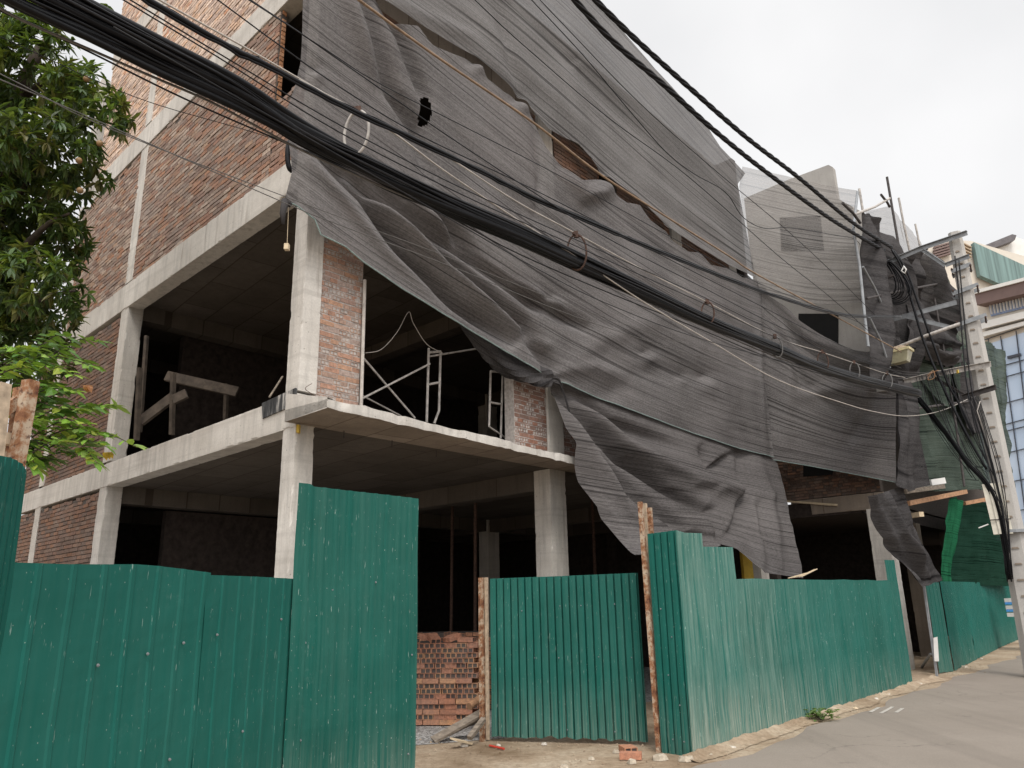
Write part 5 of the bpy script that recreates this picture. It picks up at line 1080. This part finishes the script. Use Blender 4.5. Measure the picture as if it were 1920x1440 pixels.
# twisted aerial cables
def twisted(label, pts, off, r=0.024, turns_per_m=1.9):
    P = smoothpts([onWire(x, y, off) for x, y in pts], 36); d = P[0] - P[1]; P = [P[0] + d / np.linalg.norm(d) * q for q in np.arange(2.0, 0, -0.12)] + P
    t_ = thing('twisted_cable', label, 'cable', tuple(P[-1]), 'twisted aerial cables'); s_ = np.r_[0, np.cumsum([np.linalg.norm(P[i + 1] - P[i]) for i in range(len(P) - 1)])]
    for k in range(4):
        Q = []
        for i, p in enumerate(P):
            tg = P[min(i + 1, len(P) - 1)] - P[max(i - 1, 0)]; tg /= np.linalg.norm(tg); a1 = np.cross(tg, (0, 0, 1)); a1 /= np.linalg.norm(a1); a2 = np.cross(a1, tg)
            an = s_[i] * turns_per_m * 2 * math.pi / 2.0 + k * math.pi / 2; Q.append(p + r * 0.95 * (math.cos(an) * a1 + math.sin(an) * a2))
        mb = MB(); mb.tube(Q, r * 0.72, 6); mb.build('core', 'cable_dark', t_, smooth=True)
TO = -0.35
twisted('left of the two twisted black aerial cables against the sky', [(1068, -10), (1150, 78), (1240, 155), (1340, 245), (1440, 325), (1560, 412), (1658, 470)], TO)
twisted('right of the two twisted black aerial cables against the sky', [(1106, -10), (1190, 72), (1290, 162), (1400, 258), (1500, 335), (1600, 418), (1672, 464)], TO)
# drop cables at the pole
def pcable(label, pts, r, mat='cable_black', off=0.25, name='drop_cable', group='drop cables at the pole', wob=0.0, rows=7):
    P = smoothpts([onP(x, y, off) + np.array([jit(wob), jit(wob), jit(wob)]) for x, y in pts], 6); mb = MB(); mb.tube(P, r, rows); return tag(mb.build(name, mat, smooth=True), label, 'cable', group)
db = thing('drop_bundle', 'thick black sheaf of cables slanting from the long crossarm down to the cabinet', 'cable bundle', tuple(onP(1712, 740, .3)))
for k in range(9):
    P = smoothpts([onP(x + k * 0.8 + jit(3), y + jit(2), .3 + 0.01 * k) for x, y in ((1706, 735), (1722, 752), (1772, 812), (1812, 868), (1846, 905), (1868, 950), (1884, 1030), (1890, 1085))], 6); mb = MB(); mb.tube(P, 0.022 if k < 5 else 0.01, 7); mb.build('cable', 'cable_black', db, smooth=True)
pcable('left of two thick black cables running down from the twisted pair', [(1672, 468), (1690, 500), (1708, 560), (1732, 640), (1762, 712), (1790, 770), (1822, 832), (1850, 880)], 0.026, off=0.34)
pcable('right of two thick black cables running down from the twisted pair', [(1676, 470), (1700, 508), (1722, 570), (1752, 650), (1776, 716), (1800, 760), (1826, 815)], 0.024, off=0.30)
for k, (x0, nm) in enumerate(((1790, 'dark cable dropping close along the left face of the pole'), (1797, 'second cable dropping along the left face of the pole'))):
    pcable(nm, [(x0, 480 + 8 * k), (x0 + 8, 560), (x0 + 14, 640), (x0 + 26, 740), (x0 + 60, 860), (x0 + 84, 960), (x0 + 96, 1060), (x0 + 100, 1090)], 0.014, 'cable_dark', 0.3, wob=0.01)
for k in range(8):
    x1 = 1864 + k * 5
    pcable('thin loose wire hanging down the front of the pole', [(1812 + k * 3, 742), (1828 + k * 4, 800 + jit(10)), (1850 + k * 4, 880), (1872 + k * 3, 970 + jit(10)), (1886 + k * 2, 1080)], 0.006 + 0.003 * (k % 2), 'cable_dark', 0.32, group='loose wires on the pole', wob=0.03)
for k in range(15):
    pcable('thin wire looping from the long crossarm to the drop bundle', [(1716 + 5 * k, 706 - k), (1735 + 5 * k, 760 + jit(18)), (1775 + 4.5 * k, 840 + jit(12)), (1822 + 3 * k, 892 + jit(8))], random.choice((0.005, 0.007, 0.010)), 'cable_dark', 0.3, group='loose wires under the crossarm', wob=0.02)
for k in range(4):
    pcable('pale thin wire fanning out to the end of the long crossarm', [(1660 + jit(4), 690 + 6 * k), (1700, 697 + 4 * k + jit(2)), (1745, 698 + 2 * k), (1790, 690)], 0.005, 'cable_grey', 0.3, group='pale wires at the crossarm')
pcable('orange wire tied in a small loop at the crossarm', [(1738, 705), (1750, 695), (1752, 708), (1740, 712), (1746, 700), (1760, 694)], 0.007, 'wood_orange', 0.36)
mb = MB(); q = onP(1795, 694, .36); mb.bar(q, q + (0, 0, -0.07), 0.06, 0.02, up=(1, 0, 0)); tag(mb.build('yellow_tag', 'yellow'), 'small yellow tag hanging on the long crossarm', 'tag')
mb = MB(); q = onP(1786, 694, .36); mb.tube([onP(1843, 806, .4), onP(1832, 770, .45), onP(1838, 752, .4)], 0.008, 6); tag(mb.build('white_wire', 'cable_white', smooth=True), 'short white wire curl on the pole below the crossarms', 'cable')
# coil
coil = thing('cable_coil', 'coil of thick black cable hanging from the top crossarm', 'cable coil', tuple(onP(1662, 495, .3)))
for k in range(10):
    w_, h_ = 20 + 3 * k + jit(4), 62 + 2.2 * k; cx_ = 1656 + 1.6 * k + jit(3)
    P = []
    for t in np.linspace(0, 2 * math.pi, 40):
        ty = (1 - math.cos(t)) / 2; P.append(onP(cx_ + 0.12 * ty * h_ + w_ * math.sin(t) * (0.25 + 0.75 * ty ** 0.7), 490 + h_ * ty + jit(0.4), 0.30 + 0.012 * k))
    mb = MB(); mb.tube(P, 0.013, 6, cap=False); mb.build('loop', 'cable_black' if k % 3 else 'cable_dark', coil, smooth=True)
mb = MB(); mb.bar(onP(1640, 528, .36), onP(1676, 516, .36), 0.06, 0.05); mb.build('strap', 'steel_dark', coil)
mb = MB(); mb.tube([onP(1694, 499, .4), onP(1699, 505, .42), onP(1697, 513, .42), onP(1690, 508, .4), onP(1695, 500, .4)], 0.018, 7); mb.build('white_tape', 'white_plastic', coil, smooth=True)

# ------------------------------------------------------------------ scaffold tubes on the wing
def wpipe(label, pts, r=0.026, mat='steel_pipe', off=0.9, name='scaffold_tube', group='scaffold tubes on the wing'):
    mb = MB(); mb.tube([onW(x, y, off) for x, y in pts], r, 9); return tag(mb.build(name, mat, smooth=False), label, 'tube', group)
wpipe('tallest dark scaffold tube rising into the sky', [(1663, 332), (1672, 385), (1690, 490)], 0.032, 'steel_dark', 0.9); wpipe('scaffold tube rising second to the right of the tallest', [(1685, 371), (1694, 418), (1712, 500)], 0.03, 'steel_pipe', 0.85)
wpipe('short scaffold tube nearest the concrete pole top', [(1716, 420), (1724, 458), (1732, 490)], 0.028, 'steel_pipe', 0.8); wpipe('tube slanting from the net corner up to the tallest tube', [(1602, 402), (1640, 388), (1668, 372)], 0.03, 'steel_pipe', 1.0)
wpipe('short dark tube end pointing up left at the wing corner', [(1580, 381), (1600, 400), (1613, 418)], 0.03, 'steel_dark', 1.1); wpipe('short dark tube crossing the tallest one', [(1652, 365), (1664, 380), (1668, 388)], 0.03, 'steel_dark', 1.0)
wpipe('long upright scaffold tube at the wing corner edge', [(1608, 360), (1600, 430), (1612, 500), (1622, 600), (1628, 650)], 0.03, 'galvanised', 1.0); wpipe('slanted pale tube low at the wing corner', [(1618, 500), (1640, 540), (1660, 585)], 0.025, 'galvanised', 1.05)
wpipe('slanted pale tube below the flat bar by the wing corner', [(1630, 595), (1652, 640), (1668, 690)], 0.025, 'galvanised', 1.05); wpipe('short upright tube standing on the roof net corner', [(1611, 354), (1616, 385), (1622, 420)], 0.03, 'steel_pipe', 0.6)
wpipe('dark upright scaffold tube in front of the green net left of the drop bundle', [(1752, 560), (1770, 660), (1790, 780), (1808, 912)], 0.03, 'steel_dark', 0.95); wpipe('dark level scaffold tube across the green net', [(1690, 770), (1760, 760), (1850, 748)], 0.03, 'steel_dark', 0.9); wpipe('upper dark level scaffold tube behind the cable coil', [(1625, 560), (1690, 545), (1770, 530)], 0.028, 'steel_dark', 1.05)
# decking timbers sticking out under the green net
for (a, b, m_, nm) in (((1702, 944), (1810, 922), 'wood_orange', 'orange timber sticking out above the bright green mesh'), ((1808, 944), (1850, 936), 'wood_orange', 'short orange timber end left of the meter cabinet'), ((1695, 922), (1768, 912), 'wood', 'dark deck board under the green net'), ((1700, 968), (1728, 964), 'wood_pale', 'pale stick end in the dark under the deck')):
    mb = MB(); mb.bar(onW(*a, 0.6), onW(*b, 1.0), 0.10, 0.10); tag(mb.build('timber', m_), nm, 'timber', 'timbers under the wing deck')
mb = MB(); q0_, q1_ = onW(1738, 906, .7), onW(1764, 902, .9); mb.bar(q0_, q1_, 0.25, 0.14); tag(mb.build('crate', 'white_wall'), 'small grey block lying on the wing deck board', 'block')
mb = MB(); mb.bar(onS(1476, 940, .06), onS(1570, 947, .06), 0.05, 0.05); tag(mb.build('timber', 'wood_pale'), 'pale timber batten along the brick side wall of the wing', 'timber', 'timbers under the wing deck')
# steel prop and strips in the fence gap
p_, q_ = at_z(1738, 1262, 0), onFence(1727, 1096, -0.1); g_ = at_z(1757, 1268, 0)
mb = MB(); mb.bar(g_, (at_d(1732, 1096, g_[1])), 0.04, 0.06, up=(0.6, 0.7, 0)); tag(mb.build('gate_edge', 'galvanised'), 'grey steel edge strip leaning beside the gap in the fence', 'strip')
mb = MB(); a = at_z(1728, 1252, 0); b = at_d(1745, 1226, g_[1] + 0.1); mb.bar(a, b, 0.04, 0.04); tag(mb.build('prop', 'galvanised'), 'short grey prop leaning inside the fence gap', 'prop')
mb = MB()
for k in range(6):
    a = onFence(1478 + 5 * k, 1084 - k * .6, -0.12 + jit(.05)); b = onFence(1512 + 4 * k, 1076 - 2 * k + jit(2), -0.12); mb.bar(a, b, 0.012, 0.012)
tag(mb.build('stick_bundle', 'wood_pale'), 'bundle of pale sticks lying on the fence top under the drape', 'sticks')
mb = MB(); q = onF(1400, 1060, 0.6); mb.bar((q[0], q[1], 0), (q[0], q[1], q[2] + .3), 0.18, 0.18, up=(1, 0, 0)); tag(mb.build('yellow_post', 'yellow'), 'yellow post inside the building under the drape', 'post')
mb = MB(); mb.quadbox(at_d(1750, 1196, g_[1] - .05), at_d(1757, 1194, g_[1] - .05), at_d(1760, 1240, g_[1] - .05), at_d(1752, 1240, g_[1] - .05), (0.02, 0.02, 0)); tag(mb.build('white_rag', 'white_plastic'), 'white plastic rag hung on the narrow fence sheet', 'rag')

# ------------------------------------------------------------------ inside the open storeys
def sframe(label, x0, y0, x1, y1, off, mat='steel_pipe'):
    t_ = thing('pipe_scaffold', label, 'scaffold', tuple(onF((x0 + x1) / 2, y1, off)), 'scaffold frames on the second storey')
    for pts, nm in ((((x0, y0), (x0 - 4, y1)), 'leg'), (((x1, y0 + 6), (x1 - 3, y1 - 22), (x0 + 10, y1 + 2)), 'inner_tube'), (((x0 - 1, y0 + 8), (x1, y0 + 6)), 'rung'), (((x0 - 3, y0 + 68), (x1 - 2, y0 + 64)), 'rung')):
        mb = MB(); mb.tube([onF(x, y, off) for x, y in pts], 0.018, 8); mb.build(nm, mat, t_)
sframe('scaffold frame standing left in the second storey opening', 804, 653, 826, 792, -0.5); sframe('scaffold frame standing right near the second brick pier', 943, 690, 920, 822, -0.35)
def ipipe(label, a, b, off, r=0.014, mat='steel_pipe', name='brace_tube'):
    mb = MB(); mb.tube([onF(*a, off), onF(*b, off)], r, 8); return tag(mb.build(name, mat), label, 'tube', 'loose tubes on the second storey')
ipipe('scaffold brace slanting down right from the white pipe', (682, 672), (778, 784), -0.5); ipipe('scaffold brace slanting up right from the brick pier', (678, 748), (806, 682), -0.45); ipipe('top tube reaching from the left frame into the drape', (806, 668), (905, 652), -0.5)
ipipe('thin tube lying low behind the crossed braces', (680, 742), (752, 780), -0.8, 0.012); ipipe('round white pipe standing against the brick pier', (684, 525), (677, 762), 0.02, 0.022, 'cable_white', 'white_pipe')
P = smoothpts([onF(x, y, -0.3) for x, y in ((684, 662), (715, 655), (745, 622), (766, 585), (775, 606), (800, 645), (830, 662))], 6); mb = MB(); mb.tube(P, 0.005, 6); tag(mb.build('hanging_wire', 'cable_white', smooth=True), 'white wire looping inside the second storey opening', 'cable')
for i, (x, d_, nm) in enumerate(((890, 14.0, 'dim steel prop standing behind the brick stack'), (845, 15.2, 'second dim steel prop farther behind the brick stack'), (1120, 15.0, 'dim steel prop behind the gate leaf'))):
    b_ = at_d(x, 1200, d_); mb = MB(); mb.tube([(b_[0], b_[1], 0), (b_[0] + .03, b_[1], 3.55)], 0.03, 8); mb.bar((b_[0] - .1, b_[1], 0.006), (b_[0] + .1, b_[1], 0.006), 0.2, 0.01); tag(mb.build('steel_prop', 'rust_dark'), nm, 'prop', 'props on the ground floor')
# timber trestle and props in the dim left bay
tre = thing('timber_trestle', 'dim timber trestle of planks in the left bay of the second storey', 'trestle', B(2.2, 3.5, 3.75))
for (x0, y0, x1, y1, wd, d_) in ((312, 705, 445, 735, 0.16, 11.5), (264, 790, 330, 740, 0.16, 11.3), (325, 700, 322, 815, 0.07, 11.2), (262, 690, 256, 825, 0.07, 11.0), (425, 720, 422, 800, 0.07, 11.9), (275, 630, 262, 810, 0.06, 12.2), (325, 750, 350, 738, 0.15, 11.0)):
    mb = MB(); mb.bar(at_d(x0, y0, d_), at_d(x1, y1, d_), 0.05, wd, up=(0, 0.2, 1)); mb.build('plank', 'wood_shaded', tre)
mb = MB(); mb.tube([at_d(505, 745, 8.75), at_d(530, 706, 8.9)], 0.012, 6); tag(mb.build('stick', 'wood'), 'thin stick leaning on the corner column of the second storey', 'stick')
# black stained shutter board left on the beam at the corner
q = [onL(x, y, 0.03) for x, y in ((491, 756), (554, 727), (554, 758), (491, 785))]; mb = MB(); mb.quadbox(*q, tuple(nL * -0.02)); tag(mb.build('formwork_board', 'stained_board'), 'black stained board fixed to the beam at the building corner', 'board')
mb = MB(); q = onF(560, 797, 0.03); mb.bar(q, q + (0, 0, -0.09), 0.06, 0.03, up=(1, 0, 0)); tag(mb.build('orange_block', 'yellow'), 'small yellowed wooden wedge at the head of the corner column', 'wedge')
P = smoothpts([onF(x, y, 0.12) for x, y in ((600, 748), (575, 732), (574, 726), (585, 719))], 5); mb = MB(); mb.tube(P, 0.0035, 6); tag(mb.build('rebar_hook', 'rust_dark', smooth=True), 'bent rebar hook at the foot of the corner column', 'rebar')
mb = MB(); mb.tube([onF(541, 390, .33), onF(538, 466, .33)], 0.003, 5); q = onF(538, 461, .33); mb.bar(q - (0, 0, .05), q + (0, 0, .02), 0.06, 0.05, up=(1, 0, 0)); tag(mb.build('string_weight', 'wood_pale'), 'wooden block hanging on a string at the net corner', 'weight')
P = [onF(x, y, .34) for x, y in ((545, 385), (535, 378), (530, 400), (531, 420))]; mb = MB(); mb.tube(P, [0.03, 0.05, 0.035, 0.02], 8); tag(mb.build('net_roll', 'cloth_dark', smooth=True), 'rolled lower left corner of the net', 'netting')
P = [onF(546 + 7 * math.cos(t), 292 + 28 * math.sin(t), .30) for t in np.linspace(0, 6.28, 20)]; mb = MB(); mb.tube(P, 0.03, 7); tag(mb.build('rubber_ring', 'cable_black', smooth=True), 'black rubber ring tied at the left edge of the net', 'ring')

# ------------------------------------------------------------------ buildings down the street
gb = thing('glass_building', 'cream building with a gridded glass curtain wall at the right edge', 'building', tuple(at_d(1835, 1000, 44)[:2]) + (0,))
GX = at_d(1830, 640, 44)[:2]; GAZ2 = 154.0
def onX(x, y, off=0.0):
    n_ = np.array([adir(GAZ2)[1], -adir(GAZ2)[0]]); n_ = n_ if n_ @ GX < 0 else -n_
    return on_plane(x, y, GX + n_ * off, GAZ2)
def slabx(name, pts, mat, off=0.0, th=0.3, parent=gb):
    n_ = np.array([adir(GAZ2)[1], -adir(GAZ2)[0], 0.0]); n_ = n_ if n_[:2] @ GX < 0 else -n_
    q = [onX(x, y, off) for x, y in pts]; mb = MB(); i = len(q)
    if len(q) == 4: mb.quadbox(*q, tuple(-n_ * th))
    else: mb.face(q)
    return mb.build(name, mat, parent)
slabx('wall', ((1822, 560), (1990, 525), (1990, 1180), (1822, 1180)), 'cream_wall', 0.0, 6.0)
slabx('glass_wall', ((1838, 650), (1990, 600), (1990, 1100), (1838, 1100)), 'facade_glass', 0.06, 0.05)
for (a, b) in (((1838, 640), (1990, 588)), ((1858, 692), (1990, 655)), ((1866, 712), (1990, 677)), ((1870, 760), (1990, 727)), ((1880, 797), (1990, 768)), ((1880, 810), (1990, 782)), ((1885, 850), (1990, 825)), ((1888, 905), (1990, 884)), ((1892, 960), (1990, 944))):
    mb = MB(); mb.bar(onX(*a, .12), onX(*b, .12), 0.045, 0.045); mb.build('mullion', 'mullion', gb)
for (a, b) in (((1853, 636), (1925, 1100)), ((1876, 630), (1942, 1100)), ((1905, 620), (1962, 1100))):
    mb = MB(); mb.bar(onX(*a, .12), onX(*b, .12), 0.045, 0.045); mb.build('mullion', 'mullion', gb)
slabx('vent_window', ((1888, 668), (1912, 662), (1913, 666), (1889, 673)), 'mullion', 0.2, 0.1)
slabx('cornice', ((1835, 605), (1990, 566), (1990, 578), (1837, 618)), 'white_wall', 0.5, 0.5); slabx('cornice', ((1838, 624), (1990, 584), (1990, 590), (1840, 632)), 'white_wall', 0.35, 0.4)
slabx('eave', ((1826, 550), (1990, 508), (1990, 534), (1830, 572)), 'soffit', 0.9, 1.0); slabx('eave_trim', ((1824, 545), (1990, 502), (1990, 508), (1826, 551)), 'white_wall', 1.0, 0.2)
slabx('curtain_window', ((1852, 564), (1990, 530), (1990, 560), (1858, 593)), 'curtain_blue', 0.1, 0.08)
for k in range(16):
    x = 1856 + k * 6; mb = MB(); mb.bar(onX(x, 565 - (x - 1852) * .25, .2), onX(x + 4, 590 - (x - 1852) * .25, .2), 0.05, 0.10, up=(1, 0, 0)); mb.build('curtain_fold', 'white_wall', gb)
gs = thing('green_clad_building', 'cream house with green corrugated wall above the glass building', 'building', tuple(at_d(1850, 1000, 60)[:2]) + (0,))
def onY(x, y): return at_d(x, y, 62)
def poly(name, pts, mat, d, parent, th=2.0):
    q = [at_d(x, y, d) for x, y in pts]; mb = MB(); e_ = np.array([0, th, 0]); n = len(q); mb.face(q); mb.face([p + e_ for p in q][::-1])
    for i in range(n): mb.face((q[i], q[i] + e_, q[(i + 1) % n] + e_, q[(i + 1) % n]))
    return mb.build(name, mat, parent)
poly('wall', ((1722, 470), (1762, 448), (1822, 452), (1990, 500), (1990, 1110), (1722, 1110)), 'cream_wall', 63, gs, 6)
poly('green_wall', ((1826, 454), (1922, 498), (1990, 500), (1990, 515), (1875, 532), (1838, 516)), 'green_sheet', 62.3, gs, 0.5)
for k in range(5): poly('shutter_slat', ((1752, 462 + 5 * k), (1785, 452 + 5 * k), (1785, 455 + 5 * k), (1752, 465 + 5 * k)), 'soffit', 62.5, gs, 0.3)
for k in range(4): poly('shutter_slat', ((1808, 455 + 6 * k), (1822, 462 + 6 * k), (1822, 464 + 6 * k), (1808, 457 + 6 * k)), 'rust_pale', 62.5, gs, 0.3)
wb = thing('white_roof_building', 'white house with a dark sloping roof edge in the far upper right', 'building', tuple(at_d(1890, 1000, 80)[:2]) + (0,))
poly('wall', ((1850, 468), (1902, 444), (1990, 470), (1990, 1110), (1850, 1110)), 'white_wall', 82, wb, 8); poly('roof_edge', ((1846, 460), (1898, 439), (1906, 441), (1903, 450), (1850, 470)), 'roof_dark', 81, wb, 4)
# parked bicycle loaded with water packs by the pole
bk = thing('parked_bicycle', 'dark bicycle parked at the right edge loaded with blue-labelled packs', 'bicycle', tuple(at_z(1925, 1215, 0)[:2]) + (0,))
bc = at_z(1926, 1218, 0); fx = np.r_[FD, 0]
for s_ in (-0.52, 0.52):
    c = bc + fx * s_ + (0, 0, 0.33); mb = MB(); mb.tube([c + 0.31 * (math.cos(t) * fx + math.sin(t) * np.array([0, 0, 1.0])) for t in np.linspace(0, 6.283, 28)], 0.025, 7, cap=False)
    for k in range(6): mb.tube([c, c + 0.3 * (math.cos(k * 1.05) * fx + math.sin(k * 1.05) * np.array([0, 0, 1.0]))], 0.004, 4)
    mb.build('wheel', 'tyre', bk)
mb = MB()
for a, b in (((-.52, .33), (-.15, .75)), ((-.15, .75), (.38, .8)), ((.38, .8), (.52, .33)), ((-.52, .33), (-.05, .3)), ((-.05, .3), (.38, .75)), ((-.05, .3), (-.18, .9)), ((.38, .8), (.36, 1.0))): mb.tube([bc + fx * a[0] + (0, 0, a[1]), bc + fx * b[0] + (0, 0, b[1])], 0.018, 6)
mb.build('frame', 'steel_dark', bk)
mb = MB(); c = bc + fx * -0.18 + (0, 0, 0.92); mb.bar(c - fx * .13, c + fx * .13, 0.14, 0.06); mb.build('saddle', 'tyre', bk)
for i, (dz, m_) in enumerate(((0.98, 'white_plastic'), (1.10, 'blue_plastic'), (1.18, 'white_plastic'), (1.30, 'blue_plastic'), (1.38, 'white_plastic'))):
    mb = MB(); c = bc + (0, 0, dz); mb.bar(c - fx * .55, c + fx * .3, 0.5, 0.11 if i % 2 == 0 else 0.07); mb.build('water_pack', m_, bk)
